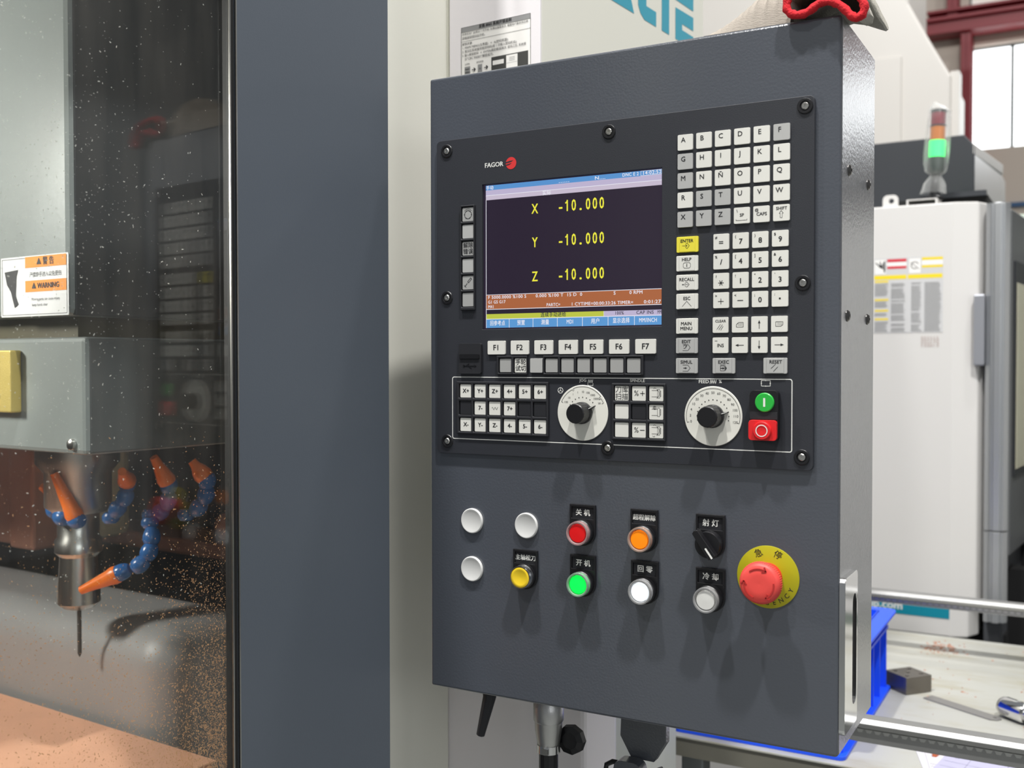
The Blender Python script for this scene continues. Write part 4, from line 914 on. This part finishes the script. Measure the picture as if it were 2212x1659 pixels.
rr_().box(0.02, 1.3, 2.98, 3.9, -0.70, 0.41).build('cabinet_cover', M_RW, rm, 0.004)  # unseen cover and hood, added for the panel's side to reflect
rr_().box(0.02, 1.3, 3.06, 3.9, 0.41, 0.64).build('hood', M_SLATE, rm, 0.004)
# information sheet
b = rr_(); b.prism([(-0.522, 0.077), (-0.3495, 0.077), (-0.3495, 0.2735), (-0.522, 0.2735)], 2.8995, 2.8990, 'y'); sh = b.build('safety_sheet', mat('sheet_grey', (196, 196, 196), 0.5), rm)
b = rr_(); y = 2.8987
def R4(x0, x1, z0, z1, m): flat(b, [(x0, z0), (x1, z0), (x1, z1), (x0, z1)], y, 'y', m)
def sxx(u): return -0.522+u*0.1725
def szz(v): return 0.2735-v*0.1965
R4(sxx(.20), sxx(.48), szz(.055), szz(.015), 0); R4(sxx(.20), sxx(.48), szz(.145), szz(.11), 0)
R4(sxx(.70), sxx(.995), szz(.045), szz(.01), 1); R4(sxx(.70), sxx(.995), szz(.145), szz(.115), 1)
R4(sxx(.01), sxx(.48), szz(.285), szz(.23), 1); R4(sxx(.50), sxx(.99), szz(.285), szz(.23), 1)
for v in (.30, .545, .69, .805): R4(sxx(.02), sxx(.22), szz(v+.025), szz(v), 1)
R4(sxx(.02), sxx(.18), szz(.21), szz(.02), 3); R4(sxx(.52), sxx(.68), szz(.21), szz(.02), 3); R4(sxx(.2), sxx(.48), szz(.11), szz(.06), 3); R4(sxx(.7), sxx(.995), szz(.11), szz(.05), 3)
y = 2.8985
for i in range(46):
    v = .34+i*.0142
    for u0, u1 in ((.26, .47), (.55, .70), (.74, .98)):
        if random.random() < 0.93: R4(sxx(u0), sxx(u1-random.uniform(0, .04)), szz(v+.006), szz(v), 2)
    if not any(abs(v-k) < .035 for k in (.545, .69, .805)): R4(sxx(.02), sxx(.22-random.uniform(0, .05)), szz(v+.006), szz(v), 2)
for a_, l_ in ((0.3, .05), (0.9, .07), (1.6, .055), (2.3, .06), (-.4, .05)): flat(b, stroke(sxx(.10), szz(.12), sxx(.10)+l_*.28*math.cos(a_), szz(.12)+l_*.28*math.sin(a_), .003), y, 'y', 4)
R4(sxx(.15), sxx(.17), szz(.19), szz(.04), 4); flat(b, arc(sxx(.60), szz(.11), .009, 20, 300, .002, 12), y, 'y', 4); flat(b, stroke(sxx(.54), szz(.07), sxx(.66), szz(.16), .0015), y, 'y', 4)
b.build('sheet_print', [mat('sheet_red', (200, 44, 60), 0.6), mat('sheet_yellow', (230, 205, 30), 0.6), M_GREYP, M_PAPER, M_INK], sh)
b = rr_(); y = 2.8993
for i in range(5):
    z = 0.066-i*0.0058
    for j in range(6): R4(-0.402+j*0.0075, -0.402+j*0.0075+random.uniform(.003, .0065), z-0.0034, z, 0)
b.build('stamp_print', mat('faded_stamp', (186, 172, 166), 0.6), rm)
# hood
hd = Matrix.Translation((0.7, -3.4, EYE))
b = rr_(); b.prism([(-1.25, 0.36), (-0.316, 0.36), (-0.316, 0.626), (-0.344, 0.659), (-1.25, 0.655)], 3.30, 3.86, 'y'); b.build('hood', M_SLATE, rm, 0.003)
b = rr_(); b.prism([(-0.3155, 3.302), (-0.274, 3.71), (-0.274, 3.86), (-0.3155, 3.86)], 0.40, 0.600, 'z'); b.build('hood_side', M_ALU, rm, 0.002)
b = rr_(); b.prism([(-0.318, 3.298), (-0.27, 3.71), (-0.30, 3.72), (-0.34, 3.32)], 0.600, 0.632, 'z'); b.build('hood_edge', M_RW, rm, 0.003)
rr_().box(-0.50, -0.262, 3.10, 3.29, 0.411, 0.452).build('hood_rail', M_VOID, rm, 0.002)
rr_().box(-0.43, -0.265, 3.08, 3.10, 0.448, 0.462).build('rail_lip', M_SLATE, rm)
b = rr_(); b.prism(rrect(-0.505, -0.466, 0.40, 0.444, 0.012), 2.93, 2.936, 'y', 0, [circ(-0.483, 0.428, 0.007, 16)]); b.build('lifting_eye', M_RW, rm)
b = rr_(); b.prism([(-0.448, 0.411), (-0.372, 0.411), (-0.372, 0.431), (-0.448, 0.431)], 2.95, 3.06, 'y', 0, [[(-0.444, 0.411), (-0.444, 0.4285), (-0.376, 0.4285), (-0.376, 0.411)]]); b.build('tower_bracket', M_RW, rm)
# aluminium corner rail and door
b = rr_()
prof = [(-0.250, 2.915), (-0.238, 2.905), (-0.238, 2.915), (-0.230, 2.915), (-0.230, 2.905), (-0.214, 2.905), (-0.214, 2.915), (-0.206, 2.912), (-0.196, 2.925), (-0.196, 2.955), (-0.250, 2.955)]
b.prism(prof, -0.43, 0.402, 'z'); b.build('corner_rail', M_ALU, rm, 0.001)
b = rr_(); b.prism(prof, -0.665, -0.433, 'z'); b.build('corner_rail', M_ALU, rm, 0.001)
b = rr_(); b.prism([(-0.276, -0.01), (-0.251, -0.01), (-0.251, 0.172), (-0.276, 0.172)], 2.895, 2.93, 'y'); b.build('door_handle', mat('handle_grey', (150, 152, 158), 0.4, 0.4), rm, 0.004)
dx = math.radians(84.5)
def DF(d0, d1, z0, z1, o0=0.0, o1=0.0):                     # box along the receding door face
    c1, s1 = math.cos(dx), math.sin(dx); x0, y0_ = -0.193, 2.96
    return [(x0+d0*c1+o0*s1, y0_+d0*s1-o0*c1), (x0+d1*c1+o0*s1, y0_+d1*s1-o0*c1), (x0+d1*c1+o1*s1, y0_+d1*s1-o1*c1), (x0+d0*c1+o1*s1, y0_+d0*s1-o1*c1)]
b = rr_(); b.prism(DF(0, 1.0, 0, 0, -0.03, 0.0), -0.50, 0.39, 'z'); dr = b.build('door', mat('door_grey', (104, 106, 108), 0.45, 0.2), rm, 0.004)
b = rr_(); b.prism(DF(0.03, 0.42, 0, 0, 0.0, 0.004), -0.30, 0.262, 'z'); b.build('window_frame', M_SLATE, dr, 0.004)
b = rr_(); b.prism(DF(0.05, 0.36, 0, 0, 0.004, 0.006), -0.28, 0.205, 'z'); b.build('window_pane', mat('pale_yellow_window', (206, 202, 178), 0.25, var=0.1, vscale=4), dr, 0.003)
b = rr_(); b.prism(DF(0.42, 0.44, 0, 0, 0.0, 0.03), -0.45, 0.32, 'z'); b.build('door_edge', M_VOID, dr)
b = rr_(); b.prism(DF(0.0, 1.0, 0, 0, -0.06, -0.02), -EYE, -0.50, 'z'); b.build('chip_tray', mat('tray_grey', (88, 90, 94), 0.5, 0.3), rm)
b = rr_(); b.prism(DF(0.10, 0.16, 0, 0, -0.02, 0.05), -EYE, -0.55, 'z'); b.prism(DF(0.30, 0.38, 0, 0, -0.02, 0.05), -EYE, -0.50, 'z'); b.build('tray_leg', M_VOID, rm)
# signal tower
tw = MB(); tw.T = Matrix.Translation((0.7-0.401, -3.4+3.0, EYE)) @ Matrix.Rotation(math.radians(2.2), 4, 'Y') @ Matrix.Translation((0, 0, 0))
def lt(prof, seg=20): b_ = MB(); b_.T = tw.T; b_.lathe(prof, (0, 0, 0), 'z', seg); return b_
tower = lt([(0.020, 0.432), (0.020, 0.440), (0.013, 0.446), (0.011, 0.500)]).build('signal_tower', M_BLK, rm)
lt([(0.012, 0.500), (0.019, 0.506), (0.0205, 0.515), (0.0205, 0.546)]).build('tower_base', mat('tower_base_dark', (40, 56, 50), 0.4), tower)
lt([(0.0205, 0.546), (0.0205, 0.590)]).build('green_lens', mat('tower_green_lit', (60, 230, 120), 0.3, emis=(40, 255, 100), estr=1.6), tower)
lt([(0.0195, 0.590), (0.0195, 0.627)]).build('amber_lens', mat('tower_amber', (190, 110, 30), 0.25), tower)
lt([(0.0205, 0.627), (0.0205, 0.631)]).build('tower_ring', M_BLK, tower)
lt([(0.0195, 0.631), (0.0195, 0.664)]).build('red_lens', mat('tower_red', (120, 28, 44), 0.2), tower)
lt([(0.0205, 0.664), (0.0205, 0.672), (0, 0.674)]).build('tower_cap', M_BLK, tower)
def bag_mat():
    m = bpy.data.materials.new('clear_plastic_bag'); m.use_nodes = True; nt = m.node_tree; nt.nodes.clear(); N = nt.nodes.new
    out = N('ShaderNodeOutputMaterial'); tr = N('ShaderNodeBsdfTransparent'); df = N('ShaderNodeBsdfPrincipled'); df.inputs['Base Color'].default_value = (0.85, 0.86, 0.84, 1); df.inputs['Roughness'].default_value = 0.2
    lw = N('ShaderNodeLayerWeight'); lw.inputs[0].default_value = 0.35; mr = N('ShaderNodeMapRange'); mr.inputs[3].default_value = 0.07; mr.inputs[4].default_value = 0.6
    mx = N('ShaderNodeMixShader'); nt.links.new(lw.outputs['Facing'], mr.inputs[0]); nt.links.new(mr.outputs[0], mx.inputs[0]); nt.links.new(tr.outputs[0], mx.inputs[1]); nt.links.new(df.outputs[0], mx.inputs[2]); nt.links.new(mx.outputs[0], out.inputs[0]); return m
rings = []
for k, (z, r, ox) in enumerate(((0.450, 0.030, -0.006), (0.475, 0.026, -0.004), (0.498, 0.013, 0), (0.508, 0.026, 0), (0.530, 0.031, 0), (0.560, 0.031, 0), (0.600, 0.029, 0), (0.640, 0.027, 0), (0.668, 0.027, 0.002), (0.680, 0.018, -0.004), (0.694, 0.002, -0.010))):
    rings.append([(ox+r*(1+0.10*math.sin(5*a+k)+0.06*math.sin(9*a))*math.cos(a), r*(1+0.10*math.sin(5*a+k))*math.sin(a), z) for a in [2*math.pi*i/32 for i in range(32)]])
b = MB(); b.T = tw.T; b.loft(rings).build('plastic_bag', bag_mat(), tower)
# pale green control box far right
gb = empty('pale_green_cabinet', (0.0, 5.2, 0), 'pale green cabinet top with a green knob at the right edge', 'cabinet')
MB().box(-0.45, 0.9, 0, 0.5, 0, EYE+0.66).build('cabinet_body', mat('pale_green_paint', (206, 222, 208), 0.5), gb, 0.01)
MB().lathe([(0.018, 0), (0.018, -0.015), (0.0, -0.02)], (-0.36, 0, EYE+0.625), 'y', 16).build('cabinet_knob', mat('knob_green', (50, 130, 60), 0.4), gb)

# ================================================================== WORKBENCH and what lies on it
wb = empty('workbench', (0.05, 2.18, 0), 'grey stained workbench with guard rails right of the control panel', 'workbench')
def tb(): b_ = MB(); b_.T = Matrix.Translation((-0.05, -2.18, EYE)); return b_
ZT = -0.65
def bench_mat():
    m = mat('stained_bench_top', (172, 172, 165), 0.38, bump=0.05, bscale=80, var=0.05, vscale=4)
    nt = m.node_tree; N = nt.nodes.new; bs = nt.nodes['Principled BSDF']; src = bs.inputs['Base Color'].links[0].from_socket
    tc = N('ShaderNodeTexCoord'); mp = N('ShaderNodeMapping'); mp.inputs['Scale'].default_value = (3, 9, 5); n = N('ShaderNodeTexNoise'); n.inputs['Scale'].default_value = 1.6; n.inputs['Detail'].default_value = 9; n.inputs['Roughness'].default_value = 0.68
    nt.links.new(tc.outputs['Object'], mp.inputs[0]); nt.links.new(mp.outputs[0], n.inputs['Vector'])
    r = N('ShaderNodeMapRange'); r.inputs[1].default_value = 0.48; r.inputs[2].default_value = 0.72; r.inputs[4].default_value = 0.75; nt.links.new(n.outputs['Fac'], r.inputs[0])
    mx = N('ShaderNodeMix'); mx.data_type = 'RGBA'; mx.inputs[7].default_value = (*lin((152, 144, 118)), 1); nt.links.new(r.outputs[0], mx.inputs[0]); nt.links.new(src, mx.inputs[6]); nt.links.new(mx.outputs[2], bs.inputs['Base Color']); return m
tb().box(-0.641, 0.80, 1.717, 2.647, ZT-0.004, ZT).build('bench_top', bench_mat(), wb, 0.001)
tb().box(-0.638, 0.797, 1.72, 2.644, ZT-0.036, ZT-0.004).build('bench_frame', mat('bench_edge_grey', (104, 102, 92), 0.55, var=0.15, vscale=20), wb)
M_LEG = mat('leg_grey', (120, 124, 124), 0.4, 0.5)
for x in (-0.63, 0.75):
    for y in (1.73, 2.60): tb().box(x, x+0.04, y, y+0.04, -EYE, ZT-0.036).build('leg', M_LEG, wb, 0.003)
M_RAIL = mat('rail_aluminium', (158, 158, 157), 0.42, 0.8, var=0.05, vscale=30)
def rail(y, x0, x1, z, hh, name='guard_rail'):
    b_ = tb()
    b_.prism([(y+0.020, z-0.004), (y+0.006, z), (y-0.010, z-0.002), (y-0.016, z-0.008), (y-0.014, z-0.015), (y-0.008, z-0.018), (y-0.008, z-hh), (y+0.020, z-hh)][::-1], x0, x1, 'x')
    r = b_.build(name, M_RAIL, wb, 0.001)
    m_ = tb(); k = int((x1-x0)/0.0125)
    for i in range(k):
        x = x0+0.004+i*0.0125
        m_.prism([(x, z-0.0175), (x+0.0105, z-0.0175), (x+0.0080, z-0.0225), (x+0.0025, z-0.0225)], y-0.0105, y-0.0075, 'y')
    m_.build('serrated_strip', M_ZINC, r); return r
rail(1.61, -0.50, 0.60, -0.528, 0.038); rail(2.452, -0.60, 0.60, -0.512, 0.028)
for y in (1.60, 2.445): tb().box(0.56, 0.60, y, y+0.03, ZT+0.0 if y > 1.7 else -EYE, -0.55).build('rail_post', M_RAIL, wb, 0.002)

cr = empty('plastic_crate', (-0.50, 1.955, EYE+ZT), 'bright blue plastic crate standing on the workbench behind the panel', 'crate')
M_CRATE = mat('crate_blue', (30, 82, 232), 0.4, spec=0.4, var=0.04)
hx0, hy0, ch = 0.128, 0.205, 0.157
b = MB(); b.prism(rrect(-hx0, hx0, -hy0, hy0, 0.012), 0.004, ch, 'z', 0, [rrect(-hx0+0.004, hx0-0.004, -hy0+0.004, hy0-0.004, 0.01)]); b.build('crate_wall', M_CRATE, cr)
b = MB(); b.prism(rrect(-0.148, 0.148, -0.222, 0.218, 0.012), 0.0, 0.007, 'z'); b.build('crate_base', M_CRATE, cr, 0.001)
b = MB(); b.prism(rrect(-0.156, 0.156, -0.228, 0.228, 0.014), ch-0.006, ch, 'z', 0, [rrect(-hx0+0.003, hx0-0.003, -hy0+0.003, hy0-0.003, 0.01)]); b.build('crate_rim', M_CRATE, cr, 0.0015)
b = MB(); b.prism(rrect(-0.1435, 0.1435, -0.2185, 0.2185, 0.012), ch-0.034, ch-0.029, 'z', 0, [rrect(-hx0, hx0, -hy0, hy0, 0.01)]); b.build('crate_ledge', M_CRATE, cr)
for y in (-0.20, -0.13, -0.065, 0.0, 0.065, 0.13, 0.20):
    for s_ in (1, -1):
        b = MB(); b.box(min(s_*hx0, s_*(hx0+0.013)), max(s_*hx0, s_*(hx0+0.013)), y-0.002, y+0.002, 0.007, ch-0.006); b.build('rib', M_CRATE, cr)
for x in (-0.115, -0.04, 0.04, 0.115):
    for s_ in (1, -1):
        b = MB(); b.box(x-0.002, x+0.002, min(s_*hy0, s_*(hy0+0.011)), max(s_*hy0, s_*(hy0+0.011)), 0.007, ch-0.006); b.build('rib', M_CRATE, cr)

M_TOOL = mat('ground_tool_steel', (124, 119, 112), 0.42, 0.85, var=0.12, vscale=30)
sb = empty('steel_block', (-0.319, 2.140, EYE+ZT), 'dark drilled steel block on the bench beside the blue crate', 'block', rz=math.radians(50))
b = MB(); b.prism([(0, 0), (0.062, 0), (0.062, 0.060), (0, 0.060)], 0.0005, 0.034, 'z', 0, [circ(x, y, 0.0042, 14) for x, y in ((0.012, 0.012), (0.048, 0.014), (0.030, 0.030), (0.014, 0.048), (0.049, 0.048))]); b.build('block_body', M_TOOL, sb, 0.001)
b = MB(); b.box(0.003, 0.059, 0.003, 0.057, 0.0003, 0.002); b.build('hole_bottom', M_VOID, sb)
st_ = empty('steel_strip', (-0.285, 2.140, EYE+ZT), 'flat grey steel strip with an end hole on the bench', 'strip', rz=math.atan2(-0.075, 0.129))
b = MB(); b.prism([(0.0, -0.005), (0.143, -0.005), (0.152, 0.003), (0.153, 0.014), (0.145, 0.022), (0.0, 0.022)], 0.0003, 0.0022, 'z', 0, [circ(0.142, 0.0105, 0.0035, 14)]); b.build('strip_body', mat('strip_steel', (146, 144, 141), 0.5, 0.6), st_)
cy = empty('chrome_socket', (-0.133, 2.094, EYE+ZT), 'polished chrome socket lying on the bench at the right edge', 'socket', rz=math.radians(-38))
b = MB(); b.lathe([(0.014, -0.018), (0.017, -0.015), (0.0185, -0.008), (0.0185, 0.034), (0.0165, 0.037)], (0, 0, 0.0187), 'x', 32); b.build('socket_body', M_CHROME, cy)
b = MB(); b.lathe([(0.0150, 0.037), (0.0150, 0.041), (0.0165, 0.043), (0.0165, 0.075), (0.013, 0.078), (0.013, 0.12)], (0, 0, 0.0187), 'x', 28); b.build('socket_neck', M_CHROME, cy)
b = MB(); b.lathe([(0.0, -0.0165), (0.013, -0.0165), (0.013, -0.0185), (0.0145, -0.0185)], (0, 0, 0.0187), 'x', 24); b.build('socket_mouth', M_TOOL, cy)
# papers
M_DRAW = mat('drawing_paper', (172, 170, 194), 0.7, var=0.06, vscale=20)
p = empty('paper_sheet', (-0.2, 1.80, EYE+ZT), 'white printed sheet corner on the bench under the drawing', 'paper')
b = MB(); b.prism([(-0.071, 0.084), (-0.030, -0.060), (0.15, -0.060), (0.15, 0.10)], 0.0003, 0.0008, 'z'); b.build('sheet', mat('paper_soft_white', (200, 198, 204), 0.7), p)
b = MB()
for i in range(4): b.text('No. 4%d' % i, 0.007, TU(-0.020+0.003*i, -0.008-0.011*i, 0.001), 0, 0.0)
flat(b, stroke(-0.055, 0.084, -0.028, -0.03, 0.0006), 0.001, 'z'); b.build('sheet_print', M_GREYP, p)
p = empty('drawing_sheet', (-0.1, 1.82, EYE+ZT), 'lavender technical drawing lying on the bench at lower right', 'paper', rz=math.radians(-8))
b = MB(); b.prism([(-0.115, 0.075), (-0.115, -0.10), (0.25, -0.10), (0.25, 0.075)], 0.0012, 0.0018, 'z'); b.build('sheet', M_DRAW, p)
b = MB()
for x in (-0.075, -0.02, 0.03, 0.09): flat(b, stroke(x, 0.07, x, -0.095, 0.0006), 0.0021, 'z')
for y in (0.045, 0.015, -0.02, -0.045): flat(b, stroke(-0.11, y, 0.245, y, 0.0006), 0.0021, 'z')
flat(b, circ(-0.092, 0.055, 0.011, 20), 0.0021, 'z', 0, [circ(-0.092, 0.055, 0.0102, 20)]); flat(b, arc(-0.092, 0.055, 0.005, 0, 270, 0.001, 12), 0.0021, 'z')
for i in range(9): b.text('%d.%d' % (i+3, (i*7) % 10), 0.006, TU(-0.095+0.037*i, 0.002-0.03*(i % 3), 0.0022, 0.3), 0, 0.0)
b.build('drawing_lines', mat('drawing_ink', (120, 118, 140), 0.7), p)
p = empty('copper_offcut', (-0.225, 1.855, EYE+ZT), 'small orange copper offcut between the papers on the bench', 'offcut')
b = MB(); b.prism([(-0.012, 0.025), (0.014, 0.025), (0.0, -0.030), (-0.006, -0.030)], 0.001, 0.008, 'z'); b.build('offcut_body', mat('copper_orange', (206, 110, 70), 0.5, 0.3, var=0.1, vscale=60), p, 0.0006)
# swarf on the bench
vs, fs = [], []
for _ in range(260):
    if random.random() < 0.6: x, y = random.gauss(-0.305, 0.022), random.gauss(2.535, 0.025)
    else: x, y = random.uniform(-0.33, 0.1), random.uniform(1.9, 2.6)
    if x < -0.345: continue
    s = random.uniform(0.0008, 0.0030); a = random.uniform(0, 6.28); bI = len(vs)
    for k in range(4): vs.append((x+s*math.cos(a+k*1.6)*(1.6 if k % 2 else 0.7), y+s*math.sin(a+k*1.6), EYE+ZT+0.0002))
    vs.append((x, y, EYE+ZT+0.0002+s*0.7)); fs += [(bI, bI+1, bI+4), (bI+1, bI+2, bI+4), (bI+2, bI+3, bI+4), (bI+3, bI, bI+4), (bI+3, bI+2, bI+1, bI)]
me = bpy.data.meshes.new('bench_swarf'); me.from_pydata(vs, [], fs); me.materials.append(mat('swarf_copper', (168, 116, 92), 0.5, 0.2, var=0.4, vscale=300))
o = bpy.data.objects.new('bench_swarf', me); C.objects.link(o); tag(o, 'loose copper swarf scattered on the bench top', 'swarf', kind='stuff')
